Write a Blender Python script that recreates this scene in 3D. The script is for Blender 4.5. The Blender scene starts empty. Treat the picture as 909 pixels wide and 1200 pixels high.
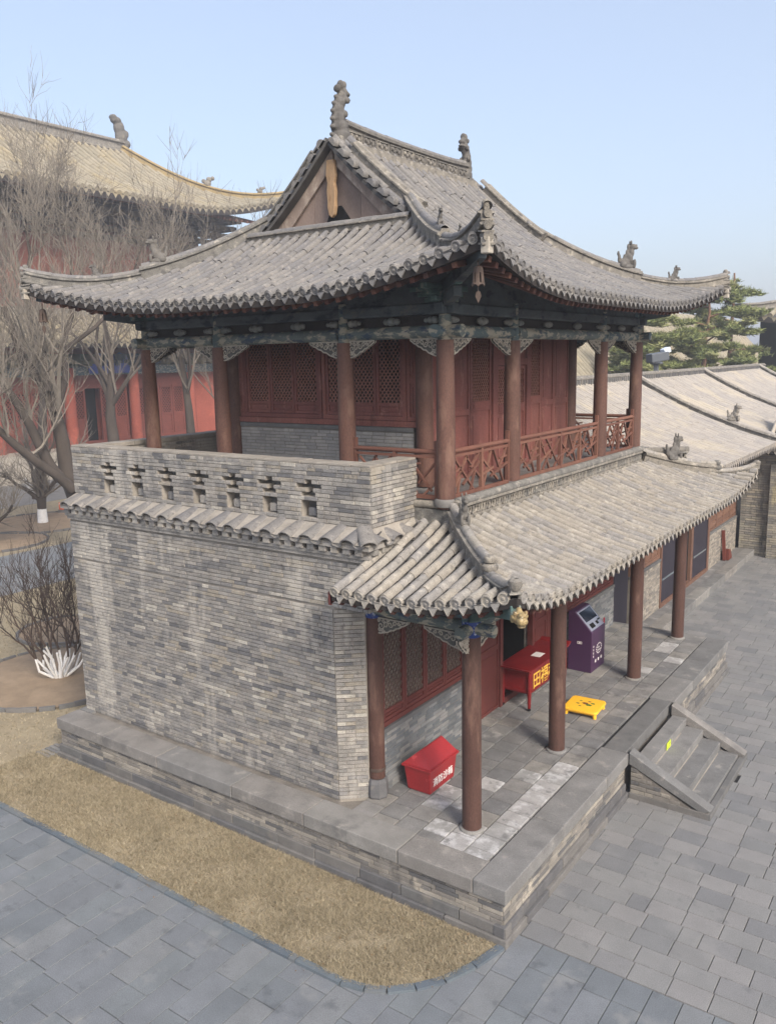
import bpy, bmesh, math, random
import numpy as np
from mathutils import Matrix, Vector
random.seed(7); rng = np.random.default_rng(7)
scene = bpy.context.scene
R = math.radians
# ------------------------------------------------------------------ camera
CAM = np.array([4.2055, -8.1445, 7.0502])
FW = np.array([-0.57061169, 0.80124793, -0.18001126]); RT = np.array([0.81649662, 0.57700841, -0.01986387]); UP = np.array([-0.08795212, 0.15831314, 0.98346397])
FPX = 977.4
cd = bpy.data.cameras.new('camera'); cam = bpy.data.objects.new('camera', cd); scene.collection.objects.link(cam)
cam.matrix_world = Matrix(((RT[0], UP[0], -FW[0], CAM[0]), (RT[1], UP[1], -FW[1], CAM[1]), (RT[2], UP[2], -FW[2], CAM[2]), (0, 0, 0, 1)))
cd.sensor_fit = 'VERTICAL'; cd.sensor_height = 24; cd.sensor_width = 24; cd.lens = 24 * FPX / 1200
cd.clip_start = 0.1; cd.clip_end = 3000
scene.camera = cam
# ------------------------------------------------------------------ sky, sun, exposure
SUN_AZ, SUN_EL = 62, 38          # azimuth measured from -Y towards +X
sdir = Vector((math.sin(R(SUN_AZ)) * math.cos(R(SUN_EL)), -math.cos(R(SUN_AZ)) * math.cos(R(SUN_EL)), math.sin(R(SUN_EL))))
world = bpy.data.worlds.new('World'); scene.world = world; world.use_nodes = True
wn = world.node_tree; bgn = wn.nodes['Background']
sky = wn.nodes.new('ShaderNodeTexSky'); sky.sky_type = 'NISHITA'; sky.sun_disc = False
sky.sun_elevation = R(SUN_EL); sky.sun_rotation = math.atan2(sdir.x, sdir.y)
sky.air_density = 1.0; sky.dust_density = 3.6; sky.ozone_density = 1.0; sky.altitude = 0
hz = wn.nodes.new('ShaderNodeMix'); hz.data_type = 'RGBA'; hz.inputs[0].default_value = .26; hz.inputs[7].default_value = (5.9, 6.5, 7.9, 1)   # thin even overcast veil
wn.links.new(sky.outputs[0], hz.inputs[6]); wn.links.new(hz.outputs[2], bgn.inputs[0]); bgn.inputs[1].default_value = 0.11
sl = bpy.data.lights.new('sun', 'SUN'); sl.energy = 2.2; sl.angle = R(18); sl.color = (1, .94, .84)
so = bpy.data.objects.new('sun', sl); scene.collection.objects.link(so)
so.rotation_euler = sdir.to_track_quat('Z', 'Y').to_euler(); so.location = (20, -20, 40)
vs = scene.view_settings; vs.view_transform = 'Standard'; vs.look = 'None'; vs.gamma = 1; vs.use_curve_mapping = False; vs.exposure = 0.95
# ------------------------------------------------------------------ helpers
col = scene.collection
WL = {}
def link(o, parent=None, loc=(0, 0, 0)):
    col.objects.link(o)
    loc = Vector(loc)
    if parent is not None:
        o.parent = parent; o.location = loc - WL[parent.name]
    else:
        o.location = loc
    WL[o.name] = loc
    return o
def tag(o, label=None, cat=None, group=None, kind=None):
    if label: o['label'] = label
    if cat: o['category'] = cat
    if group: o['group'] = group
    if kind: o['kind'] = kind
    return o
def thing(name, loc, label, cat, group=None):
    o = bpy.data.objects.new(name, None); o.empty_display_size = .2
    link(o, None, loc); return tag(o, label, cat, group)
V3 = lambda p: np.array(p, float)
def nrm(v): v = V3(v); return v / (math.sqrt(v[0] * v[0] + v[1] * v[1] + v[2] * v[2]) + 1e-12)
def cross3(a, b): return np.array([a[1] * b[2] - a[2] * b[1], a[2] * b[0] - a[0] * b[2], a[0] * b[1] - a[1] * b[0]])
class FR:                                            # a wall frame: origin, horizontal axis, outward normal
    def __init__(s, O, u, n): s.O, s.u, s.n = V3(O), nrm(u), nrm(n)
    def p(s, u, z, d): return s.O + s.u * u + s.n * d + np.array([0, 0, z])
class MB:
    def __init__(s): s.v = []; s.f = []; s.r = []; s.cur = 0.; s.m = []; s.mi = 0
    def add(s, vs, fs):
        b = len(s.v); s.v += [tuple(map(float, p)) for p in vs]
        s.f += [tuple(i + b for i in f) for f in fs]; s.r += [s.cur] * len(fs); s.m += [s.mi] * len(fs); return s
    def rnd(s): s.cur = random.random(); return s
    def hexa(s, c): return s.add(c, [(0, 3, 2, 1), (4, 5, 6, 7), (0, 1, 5, 4), (1, 2, 6, 5), (2, 3, 7, 6), (3, 0, 4, 7)])
    def box(s, x0, x1, y0, y1, z0, z1):
        return s.hexa([(x0, y0, z0), (x1, y0, z0), (x1, y1, z0), (x0, y1, z0), (x0, y0, z1), (x1, y0, z1), (x1, y1, z1), (x0, y1, z1)])
    def fbox(s, F, u0, u1, z0, z1, d0, d1):
        return s.hexa([F.p(u0, z0, d1), F.p(u1, z0, d1), F.p(u1, z0, d0), F.p(u0, z0, d0), F.p(u0, z1, d1), F.p(u1, z1, d1), F.p(u1, z1, d0), F.p(u0, z1, d0)])
    def beam(s, a, b, w, h, up=(0, 0, 1), w2=None, h2=None):    # rectangular bar from a to b
        a, b = V3(a), V3(b); d = nrm(b - a); sx = nrm(cross3(d, up)); uy = cross3(sx, d)
        w2 = w if w2 is None else w2; h2 = h if h2 is None else h2
        q = [(-1, -1), (1, -1), (1, 1), (-1, 1)]
        return s.hexa([a + sx * i * w / 2 + uy * j * h / 2 for i, j in q] + [b + sx * i * w2 / 2 + uy * j * h2 / 2 for i, j in q])
    def tube(s, pts, rad, n=8, cap=True):
        pts = [V3(p) for p in pts]; vs = []; k = len(pts); ref = None
        for i, p in enumerate(pts):
            d = nrm(pts[min(i + 1, k - 1)] - pts[max(i - 1, 0)])
            if ref is None:
                ref = cross3(d, (0, 0, 1.)); ref = cross3(d, (1., 0, 0)) if np.linalg.norm(ref) < .1 else ref
            x = nrm(ref - d * (ref @ d)); y = cross3(d, x); ref = x
            r = rad[i] if hasattr(rad, '__len__') else rad
            vs += [p + (x * math.cos(2 * math.pi * j / n) + y * math.sin(2 * math.pi * j / n)) * r for j in range(n)]
        fs = [(i * n + j, i * n + (j + 1) % n, (i + 1) * n + (j + 1) % n, (i + 1) * n + j) for i in range(k - 1) for j in range(n)]
        if cap: fs += [tuple(range(n - 1, -1, -1)), tuple(range((k - 1) * n, k * n))]
        return s.add(vs, fs)
    def lathe(s, c, prof, n=20):
        c = V3(c); vs = []; k = len(prof)
        for r, z in prof: vs += [c + (r * math.cos(2 * math.pi * j / n), r * math.sin(2 * math.pi * j / n), z) for j in range(n)]
        fs = [(i * n + j, i * n + (j + 1) % n, (i + 1) * n + (j + 1) % n, (i + 1) * n + j) for i in range(k - 1) for j in range(n)]
        return s.add(vs, fs + [tuple(range(n - 1, -1, -1)), tuple(range((k - 1) * n, k * n))])
    def prism(s, F, poly, d0, d1):                   # polygon (u,z) extruded along the frame's normal
        n = len(poly); vs = [F.p(u, z, d1) for u, z in poly] + [F.p(u, z, d0) for u, z in poly]
        return s.add(vs, [tuple(range(n)), tuple(range(2 * n - 1, n - 1, -1))] + [(i, i + n, (i + 1) % n + n, (i + 1) % n) for i in range(n)])
    def sheet(s, grid, flip=False):                  # grid of points [i][j]
        a, b = len(grid), len(grid[0]); vs = [p for row in grid for p in row]
        fs = [(i * b + j, i * b + j + 1, (i + 1) * b + j + 1, (i + 1) * b + j) for i in range(a - 1) for j in range(b - 1)]
        return s.add(vs, [f[::-1] for f in fs] if flip else fs)
    def sweep(s, pts, sec, up=(0, 0, 1), close=True):            # section (x sideways, y up) swept along pts
        pts = [V3(p) for p in pts]; k = len(pts); n = len(sec); vs = []
        for i, p in enumerate(pts):
            d = nrm(pts[min(i + 1, k - 1)] - pts[max(i - 1, 0)]); sx = nrm(cross3(d, up)); uy = cross3(sx, d)
            q = sec[i] if isinstance(sec[0], list) else sec
            vs += [p + sx * a + uy * b for a, b in q]
        n = len(sec[0]) if isinstance(sec[0], list) else n
        fs = [(i * n + j, i * n + (j + 1) % n, (i + 1) * n + (j + 1) % n, (i + 1) * n + j) for i in range(k - 1) for j in range(n)]
        return s.add(vs, [f[::-1] for f in fs] + [tuple(range(n)), tuple(range(k * n - 1, (k - 1) * n - 1, -1))])
    def ball(s, c, r, rot=None, seg=10, ring=7):
        r = (r, r, r) if not hasattr(r, '__len__') else r; vs = []; M = np.eye(3) if rot is None else np.array(rot)
        for i in range(1, ring):
            t = math.pi * i / ring
            for j in range(seg):
                a = 2 * math.pi * j / seg
                vs.append(V3(c) + M @ np.array([r[0] * math.sin(t) * math.cos(a), r[1] * math.sin(t) * math.sin(a), r[2] * math.cos(t)]))
        vs += [V3(c) + M @ np.array([0, 0, r[2]]), V3(c) - M @ np.array([0, 0, r[2]])]; T, B = len(vs) - 2, len(vs) - 1
        fs = [(i * seg + j, (i + 1) * seg + j, (i + 1) * seg + (j + 1) % seg, i * seg + (j + 1) % seg) for i in range(ring - 2) for j in range(seg)]
        fs += [(T, j, (j + 1) % seg) for j in range(seg)] + [(B, (ring - 2) * seg + (j + 1) % seg, (ring - 2) * seg + j) for j in range(seg)]
        return s.add(vs, fs)
    def build(s, name, mat, parent=None, smooth=False, bevel=0, origin=None):
        me = bpy.data.meshes.new(name)
        v = np.array(s.v); lo, hi = v.min(0), v.max(0)
        o3 = V3(origin) if origin is not None else np.array([(lo[0] + hi[0]) / 2, (lo[1] + hi[1]) / 2, lo[2]])
        me.from_pydata([tuple(p) for p in (v - o3)], [], s.f)
        at = me.attributes.new('rnd', 'FLOAT', 'FACE'); at.data.foreach_set('value', s.r)
        for m in (mat if isinstance(mat, list) else [mat]): me.materials.append(m)
        if any(s.m): me.polygons.foreach_set('material_index', s.m)
        if smooth is True: me.polygons.foreach_set('use_smooth', [True] * len(me.polygons))
        me.update(); o = bpy.data.objects.new(name, me); link(o, parent, o3)
        if smooth and smooth is not True: me.polygons.foreach_set('use_smooth', [True] * len(me.polygons)); me.set_sharp_from_angle(angle=R(smooth))
        if bevel: b = o.modifiers.new('bevel', 'BEVEL'); b.width = bevel; b.segments = 2; b.limit_method = 'ANGLE'
        return o
def mesh_of(mb, name, mat, smooth=False):
    me = bpy.data.meshes.new(name); me.from_pydata(mb.v, [], mb.f)
    me.materials.append(mat)
    if smooth: me.polygons.foreach_set('use_smooth', [True] * len(me.polygons)); me.set_sharp_from_angle(angle=R(50))
    me.update(); return me
def copy_to(o, loc, parent=None):                    # copy of a thing or part together with its children
    c = o.copy(); src = WL[o.name]
    link(c, parent, loc)
    for ch in list(o.children): copy_to(ch, Vector(loc) + (WL[ch.name] - src), c)
    return c
def mat4(loc, x, y, z):
    M = np.eye(4); M[:3, 0] = x; M[:3, 1] = y; M[:3, 2] = z; M[:3, 3] = loc; return M
def score(M):                                        # how large a piece shows in the photograph
    p = M[:3, 3] + M[:3, :3] @ np.array([0, .5, 0]) - CAM; z = p @ FW
    if z < .5: return 0
    if abs(p @ RT) / z > 0.48 or abs(p @ UP) / z > 0.63: return 0
    return 1 / z
def pieces(parent, name, tmpl, items, mat, keep=300, rest=None, smooth=False, facing=None):
    """items: list of 4x4 matrices. The pieces that show largest become objects, the rest one mesh."""
    sc = []
    for i, M in enumerate(items):
        k = score(M)
        if facing is not None and ((CAM - M[:3, 3]) @ M[:3, facing]) < 0: k *= .01
        sc.append(k)
    order = np.argsort(-np.array(sc)); me = mesh_of(tmpl, name, mat, smooth); PW = WL[parent.name]
    tv = np.array(tmpl.v)
    for i in order[:keep]:
        o = bpy.data.objects.new(name, me); col.objects.link(o); o.parent = parent
        o.matrix_local = Matrix.Translation(-PW) @ Matrix(items[i].tolist()); WL[o.name] = Vector(items[i][:3, 3])
    ro = order[keep:]
    if len(ro):
        nv = len(tv); vv = np.concatenate([(items[i][:3, :3] @ tv.T).T + items[i][:3, 3] for i in ro])
        me2 = bpy.data.meshes.new(rest or name); fs = []
        for k in range(len(ro)): fs += [tuple(a + k * nv for a in f) for f in tmpl.f]
        me2.from_pydata((vv - V3(PW)).tolist(), [], fs); me2.materials.append(mat)
        at = me2.attributes.new('rnd', 'FLOAT', 'FACE'); at.data.foreach_set('value', np.repeat(rng.random(len(ro)), len(tmpl.f)))
        if smooth: me2.polygons.foreach_set('use_smooth', [True] * len(me2.polygons)); me2.set_sharp_from_angle(angle=R(50))
        o = bpy.data.objects.new(rest or name, me2); link(o, parent, PW); o['kind'] = 'stuff'
# ------------------------------------------------------------------ materials
def srgb(c): return tuple(((x / 255) / 12.92 if x / 255 <= .04045 else ((x / 255 + .055) / 1.055) ** 2.4) for x in c) + (1,)
def mk(name, cols, rough=.8, nsc=6., namt=.35, bump=.3, bsc=40., stain=None, metal=0, spec=.3, rscale=1., stretch=None, stain2=None, emit=None, grain=.13):
    """procedural surface: colour picked per piece, mottled by noise, optional stains (colour, scale, threshold, softness)"""
    m = bpy.data.materials.new(name); m.use_nodes = True; nt = m.node_tree; N = nt.nodes; L = nt.links
    b = N['Principled BSDF']; b.inputs['Roughness'].default_value = rough; b.inputs['Metallic'].default_value = metal
    b.inputs['Specular IOR Level'].default_value = spec
    oi = N.new('ShaderNodeObjectInfo'); at = N.new('ShaderNodeAttribute'); at.attribute_name = 'rnd'
    ad = N.new('ShaderNodeMath'); ad.operation = 'ADD'; L.new(oi.outputs['Random'], ad.inputs[0]); L.new(at.outputs['Fac'], ad.inputs[1])
    fr = N.new('ShaderNodeMath'); fr.operation = 'FRACT'; L.new(ad.outputs[0], fr.inputs[0])
    rp = N.new('ShaderNodeValToRGB'); rp.color_ramp.interpolation = 'LINEAR' if len(cols) < 3 else 'CONSTANT'
    el = rp.color_ramp.elements
    while len(el) < len(cols): el.new(.5)
    for i, c in enumerate(cols): el[i].position = i / max(1, len(cols)) if len(cols) > 2 else float(i); el[i].color = srgb(c)
    if len(cols) == 1: el[0].color = el[1].color = srgb(cols[0])
    L.new(fr.outputs[0], rp.inputs[0])
    ge = N.new('ShaderNodeNewGeometry'); pos = ge.outputs['Position']
    if stretch:
        mp = N.new('ShaderNodeMapping'); mp.inputs['Scale'].default_value = stretch; L.new(pos, mp.inputs[0]); pos = mp.outputs[0]
    def noise(sc, det=4, rgh=.6):
        n = N.new('ShaderNodeTexNoise'); n.inputs['Scale'].default_value = sc; n.inputs['Detail'].default_value = det; n.inputs['Roughness'].default_value = rgh
        L.new(pos, n.inputs['Vector']); return n.outputs[0]
    n1 = noise(nsc); mr = N.new('ShaderNodeMapRange'); mr.inputs[1].default_value = .25; mr.inputs[2].default_value = .75
    mr.inputs[3].default_value = 1 - namt; mr.inputs[4].default_value = 1 + namt; L.new(n1, mr.inputs[0])
    mu = N.new('ShaderNodeVectorMath'); mu.operation = 'SCALE'; L.new(rp.outputs[0], mu.inputs[0]); L.new(mr.outputs[0], mu.inputs['Scale'])
    g1 = noise(85 if nsc > 1.9 else 14, 2, .5); gr_ = N.new('ShaderNodeMapRange'); gr_.inputs[1].default_value = .3; gr_.inputs[2].default_value = .7; gr_.inputs[3].default_value = 1 - grain; gr_.inputs[4].default_value = 1 + grain; L.new(g1, gr_.inputs[0])
    mu2 = N.new('ShaderNodeVectorMath'); mu2.operation = 'SCALE'; L.new(mu.outputs[0], mu2.inputs[0]); L.new(gr_.outputs[0], mu2.inputs['Scale'])
    out = mu2.outputs[0]
    for st in (stain, stain2):
        if not st: continue
        if len(st) > 5:
            mp2 = N.new('ShaderNodeMapping'); mp2.inputs['Scale'].default_value = st[5]; L.new(ge.outputs['Position'], mp2.inputs[0]); keep_, pos = pos, mp2.outputs[0]; n2 = noise(st[1], 5, .65); pos = keep_
        else: n2 = noise(st[1], 5, .65)
        m2 = N.new('ShaderNodeMapRange'); m2.inputs[1].default_value = st[2]; m2.inputs[2].default_value = st[2] + st[3]; m2.inputs[4].default_value = st[4] if len(st) > 4 else .9
        L.new(n2, m2.inputs[0]); mx = N.new('ShaderNodeMix'); mx.data_type = 'RGBA'; L.new(m2.outputs[0], mx.inputs[0]); L.new(out, mx.inputs[6]); mx.inputs[7].default_value = srgb(st[0]); out = mx.outputs[2]
    L.new(out, b.inputs['Base Color'])
    if bump:
        bp = N.new('ShaderNodeBump'); bp.inputs['Strength'].default_value = bump; bp.inputs['Distance'].default_value = .02; L.new(noise(bsc, 6, .7), bp.inputs['Height']); L.new(bp.outputs[0], b.inputs['Normal'])
    if emit: b.inputs['Emission Color'].default_value = srgb(emit[0]); b.inputs['Emission Strength'].default_value = emit[1]
    return m
GB = [(133, 129, 124), (146, 141, 135), (125, 122, 119), (149, 143, 136), (136, 132, 128), (141, 137, 132), (129, 126, 123), (156, 150, 142), (135, 130, 125), (114, 112, 111), (147, 142, 136), (139, 135, 130), (143, 138, 131), (128, 125, 123), (172, 166, 156), (104, 103, 104), (150, 142, 130)]
m_brick = mk('grey_brick', GB, .9, 6, .24, .45, 60, stain=((188, 181, 171), 1.3, .53, .1, .65, (1, 1, .18)), stain2=((92, 90, 90), 11, .57, .08, .6), grain=.3)
m_dado_up = mk('balcony_dado_brick', [(150, 147, 143), (158, 154, 149), (144, 142, 139)], .9, 4, .15, .25, 60)
m_brick_plat = mk('platform_brick', [(126, 121, 115), (142, 136, 127), (110, 107, 104), (134, 128, 120), (127, 122, 116), (152, 145, 135), (98, 97, 97)], .9, 5, .25, .4, 60, stain=((186, 176, 160), 2.2, .60, .08, .7), stain2=((66, 66, 70), 1.7, .62, .1, .6))
m_mortar = mk('mortar', [(148, 141, 132)], .95, 4, .25, .3, 50)
m_mortar_dark = mk('old_mortar', [(120, 114, 107)], .95, 4, .3, .3, 50)
m_dado = mk('dado_brick', [(108, 110, 112), (122, 123, 124), (98, 101, 105), (130, 129, 128)], .9, 3, .22, .25, 60, stain=((60, 62, 66), 1.3, .6, .12, .7))
m_cap = mk('capstone', [(122, 120, 118), (131, 128, 124), (112, 111, 110), (126, 122, 118)], .85, 2.5, .2, .3, 50, stain=((88, 87, 87), 2.2, .55, .15, .55), stain2=((156, 150, 142), 5, .6, .08, .5), grain=.2)
m_base = mk('plinth_stone', [(104, 103, 102), (112, 109, 106), (96, 95, 96)], .9, 4, .2, .3, 60, stain=((140, 132, 122), 2.5, .6, .1, .5))
m_floor = mk('floor_brick_tile', [(120, 118, 116), (128, 125, 122), (110, 109, 109), (132, 128, 123), (115, 113, 112)], .85, 3.5, .25, .3, 60, stain=((168, 164, 160), 2.6, .58, .1, .5), stain2=((80, 79, 80), 2.3, .57, .12, .6), grain=.2)
m_floor_white = mk('floor_tile_efflorescence', [(146, 144, 142), (138, 136, 134), (154, 151, 149)], .85, 3.5, .25, .2, 60, stain=((194, 192, 192), 4.6, .5, .14, .8), stain2=((100, 99, 99), 5.3, .56, .1, .7))
m_paver = mk('courtyard_slab', [(122, 121, 121), (126, 125, 124), (118, 118, 118), (124, 123, 122), (129, 127, 126), (115, 115, 116)], .78, 2.2, .1, .15, 80, stain=((134, 132, 130), 1.1, .54, .14, .6), stain2=((92, 92, 94), 2.7, .6, .1, .6), grain=.2)
m_path = mk('path_slab', [(111, 114, 118), (114, 117, 121), (107, 111, 115), (117, 119, 121), (112, 116, 119)], .72, 2.2, .14, .2, 80, stain=((134, 134, 133), 1.7, .56, .12, .6), stain2=((84, 87, 91), 2.9, .58, .1, .6), grain=.2)
m_joint = mk('sand_joint', [(50, 50, 51)], .95, 6, .3, .2, 60)
m_kerb = mk('edging_stone', [(98, 106, 112), (90, 98, 106), (106, 110, 113)], .8, 3, .15, .2, 60)
m_soil = mk('dry_lawn_soil', [(146, 134, 112)], .98, 3.5, .2, .6, 30, stain=((138, 124, 100), 1.2, .5, .2, .5), stain2=((168, 154, 126), .35, .5, .25, .5))
m_bed = mk('bare_earth', [(140, 122, 102)], .98, 2.5, .2, .5, 25)
m_grass = mk('dry_grass', [(160, 147, 122), (142, 130, 106), (176, 164, 140), (124, 113, 92), (150, 138, 113)], .95, 2, .15, 0)
m_tile = mk('weathered_roof_tile', [(147, 141, 133), (151, 145, 136), (142, 137, 131), (154, 147, 137), (145, 140, 134), (149, 142, 132), (138, 134, 130)], .85, 9, .2, .35, 60, stain=((180, 173, 162), 9, .58, .1, .6), stain2=((98, 95, 93), 12, .58, .08, .6), grain=.2)
m_tile_up = mk('upper_roof_tile', [(117, 114, 112), (121, 118, 115), (113, 111, 111), (125, 121, 117), (118, 115, 113)], .82, 7, .1, .3, 60, stain=((152, 146, 139), 8, .56, .1, .6), stain2=((80, 78, 78), 10, .57, .09, .6), grain=.24)
m_pan = mk('pan_tile', [(78, 76, 74), (86, 83, 80), (72, 71, 71)], .92, 6, .3, .3, 50)  # darkened, so the shade between the tile rows is in the colour
m_ridge = mk('ridge_tile', [(126, 121, 114), (133, 127, 118), (118, 115, 110)], .88, 7, .3, .8, 26, stain=((176, 168, 154), 7, .57, .1, .65), stain2=((84, 82, 82), 9, .55, .09, .7), grain=.25)
m_ridge_dark = mk('ridge_ornament', [(96, 93, 90), (108, 104, 99)], .9, 9, .35, .7, 30, stain=((140, 132, 118), 3.5, .57, .1, .5))
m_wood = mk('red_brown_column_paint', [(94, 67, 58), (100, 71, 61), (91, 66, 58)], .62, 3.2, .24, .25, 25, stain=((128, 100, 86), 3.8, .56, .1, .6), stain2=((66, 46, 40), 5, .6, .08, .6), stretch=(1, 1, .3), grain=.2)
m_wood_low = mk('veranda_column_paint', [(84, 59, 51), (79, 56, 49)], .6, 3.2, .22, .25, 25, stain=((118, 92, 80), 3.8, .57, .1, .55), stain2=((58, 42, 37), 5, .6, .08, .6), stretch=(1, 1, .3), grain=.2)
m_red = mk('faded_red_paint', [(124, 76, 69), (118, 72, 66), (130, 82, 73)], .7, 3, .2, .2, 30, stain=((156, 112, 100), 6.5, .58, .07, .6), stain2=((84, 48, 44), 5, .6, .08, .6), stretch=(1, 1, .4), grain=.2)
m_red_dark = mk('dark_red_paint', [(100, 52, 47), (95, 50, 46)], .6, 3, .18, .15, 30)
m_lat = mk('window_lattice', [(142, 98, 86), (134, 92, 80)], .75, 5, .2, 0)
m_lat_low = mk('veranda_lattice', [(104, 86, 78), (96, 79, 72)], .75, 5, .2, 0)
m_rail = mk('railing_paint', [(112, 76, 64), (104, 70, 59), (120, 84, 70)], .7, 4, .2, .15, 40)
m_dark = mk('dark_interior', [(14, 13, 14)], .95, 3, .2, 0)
m_paint = mk('faded_painted_beam', [(82, 96, 98), (92, 100, 98), (76, 92, 98)], .72, 2.2, .25, .2, 30, stain=((166, 158, 140), 4.6, .5, .06, .8), stain2=((44, 62, 84), 3.7, .56, .05, .8), stretch=(1, 1, 2.5))
m_paint_dark = mk('dark_painted_beam', [(76, 84, 88), (82, 86, 88)], .75, 3, .3, .2, 30, stain=((104, 98, 90), 4.2, .58, .08, .6), stain2=((24, 30, 44), 2.2, .53, .08, .7), stretch=(1, 1, 2))
m_teal = mk('teal_bracket_paint', [(72, 98, 98), (82, 104, 100), (68, 90, 98)], .7, 5, .3, .2, 30, stain=((150, 144, 128), 5, .56, .08, .7))
m_blue = mk('blue_collar_paint', [(40, 62, 124)], .6, 9, .25, .1, 30, stain=((176, 182, 190), 16, .56, .05, .8))
m_carve = mk('whitewashed_carving', [(176, 168, 156), (164, 156, 144)], .85, 9, .25, .3, 50)
m_carve_grey = mk('grey_cloud_carving', [(128, 126, 120), (112, 116, 114)], .85, 9, .3, .3, 50)
m_carve_back = mk('carving_ground', [(84, 82, 78)], .9, 6, .3, 0)
m_raft = mk('rafter_paint', [(96, 62, 54), (110, 76, 64), (84, 58, 52)], .8, 5, .25, .2, 30)
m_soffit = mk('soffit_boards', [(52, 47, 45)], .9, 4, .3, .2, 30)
m_gable = mk('gable_boards', [(128, 112, 104), (120, 106, 99), (134, 117, 108)], .85, 2, .2, .3, 20, stain=((142, 126, 114), 2.2, .56, .12, .6), stretch=(1, 1, .3))
m_barge = mk('weathered_bargeboard', [(146, 130, 120)], .85, 5, .3, .4, 20, stain=((176, 164, 150), 5, .54, .08, .7), stretch=(1, 1, .6))
m_pend = mk('pendant_wood', [(158, 130, 100)], .8, 7, .25, .4, 18, stain=((118, 88, 62), 9, .56, .08, .6), stretch=(1, 1, .25))
m_gold = mk('gilded_head', [(162, 142, 104), (150, 130, 92)], .6, 14, .3, .5, 40, stain=((110, 88, 62), 22, .53, .06, .8), stain2=((206, 198, 176), 17, .6, .06, .7))
m_iron = mk('rusty_bell_iron', [(84, 70, 62), (76, 63, 56)], .7, 14, .3, .4, 60)
print('materials ok')
# ------------------------------------------------------------------ ground, paving, lawn
g = MB(); g.sheet([[(x, y, -.03) for y in (-150, -40, 60, 500)] for x in (-400, -70, 60, 300)], flip=True); g.build('ground', m_joint, origin=(0, 0, -.03))['kind'] = 'structure'
ubox = MB(); ubox.add([(0, 0, 0), (1, 0, 0), (1, 1, 0), (0, 1, 0), (0, 0, 1), (1, 0, 1), (1, 1, 1), (0, 1, 1)], [(4, 5, 6, 7), (0, 1, 5, 4), (1, 2, 6, 5), (2, 3, 7, 6), (3, 0, 4, 7)])
slab = MB(); e = .012   # slab with a worn, slightly eased rim
slab.add([(0, 0, 0), (1, 0, 0), (1, 1, 0), (0, 1, 0), (0, 0, .85), (1, 0, .85), (1, 1, .85), (0, 1, .85), (e, e, 1), (1 - e, e, 1), (1 - e, 1 - e, 1), (e, 1 - e, 1)],
         [(8, 9, 10, 11)] + [(i, (i + 1) % 4, (i + 1) % 4 + 4, i + 4) for i in range(4)] + [(i + 4, (i + 1) % 4 + 4, (i + 1) % 4 + 8, i + 8) for i in range(4)])
def paving(name, mat, x0, x1, y0, y1, along, L, W, skip, gap=.008):
    st = bpy.data.objects.new(name, None); link(st, None, ((x0 + x1) / 2, (y0 + y1) / 2, 0)); st['kind'] = 'structure'
    it = []; n = int(((x1 - x0) if along == 'y' else (y1 - y0)) / W)
    for i in range(n):
        a = (x0 if along == 'y' else y0) + i * W; t = (y0 if along == 'y' else x0) - ((i % 2) * .5 + random.uniform(0, .12)) * L; end = y1 if along == 'y' else x1
        while t < end:
            l = L * random.choice([1, 1, 1, 1, 1, 1, .97, 1.03, .55]); z = -.06 + random.uniform(-.0016, .0016)
            if end - (t + l) < .16: l = end - t + .001
            cx, cy = (a + W / 2, t + l / 2) if along == 'y' else (t + l / 2, a + W / 2)
            lim0 = y0 if along == 'y' else x0; t0 = max(t, lim0); t1 = min(t + l, end)
            if t1 - t0 > .06 and not skip(cx, cy):
                tx, ty = random.uniform(-.002, .002), random.uniform(-.002, .002)
                if along == 'y': M = mat4((a, t0, z), (W - gap, 0, tx), (0, t1 - t0 - gap, ty), (0, 0, .06))
                else: M = mat4((t0, a, z), (t1 - t0 - gap, 0, tx), (0, W - gap, ty), (0, 0, .06))
                it.append(M)
            t += l
    pieces(st, 'paver', slab, it, mat, 300, 'distant_pavers'); return st
inplat = lambda x, y: (-8.8 < x < -.05 and .05 < y < 10.55)
inlawn = lambda x, y: (y > -1.25 and x < -.5) or (x < -9.5 and y > -1.3)
paving('courtyard_paving', m_paver, -1.93, 13, .27, 34, 'x', .45, .315, lambda x, y: (x < -.3 and y < 10.3) or (.1 < x < 1.2 and 4.3 < y < 6.5))
paving('path_paving', m_path, -16, 9, -7, .262, 'y', .72, .335, lambda x, y: inplat(x, y) or inlawn(x, y))
# lawn edging and lawn
kc = [(-1.9, -1.63), (-1.23, -1.615), (-.95, -1.55), (-.72, -1.44), (-.48, -1.22), (-.27, -.94), (-.1, -.55), (.02, -.08)]
ke = bpy.data.objects.new('lawn_edging', None); link(ke, None, (-4, -1.6, 0)); ke['kind'] = 'structure'
segs = []; x = -16.
while x < -1.95: segs.append(((x, -1.63), (min(x + .56, -1.9), -1.63))); x += .56
for a, b in zip(kc[:-1], kc[1:]): segs.append((a, b))
for (a, b) in segs:
    m = MB(); d = nrm((b[0] - a[0], b[1] - a[1], 0)); a3 = V3((*a, 0)) + d * .006; b3 = V3((*b, 0)) - d * .006
    o = m.beam(a3 + (0, 0, -.01), b3 + (0, 0, -.01), .1, .085 + random.uniform(0, .01)).build('edging_stone', m_kerb, ke)
lawn = MB(); poly = [(-80, -1.6)] + [(p[0] - .02, p[1] + .04) for p in kc] + [(0, -.0), (-9, .0), (-9, 40), (-80, 40)]
lawn.add([(p[0], p[1], .018) for p in poly], [tuple(range(len(poly)))]); lawn.build('lawn', m_soil, origin=(-9, -1, 0))['kind'] = 'structure'
def curve_y(x): return np.interp(x, [-80] + [p[0] for p in kc], [-1.6] + [p[1] for p in kc])
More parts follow.
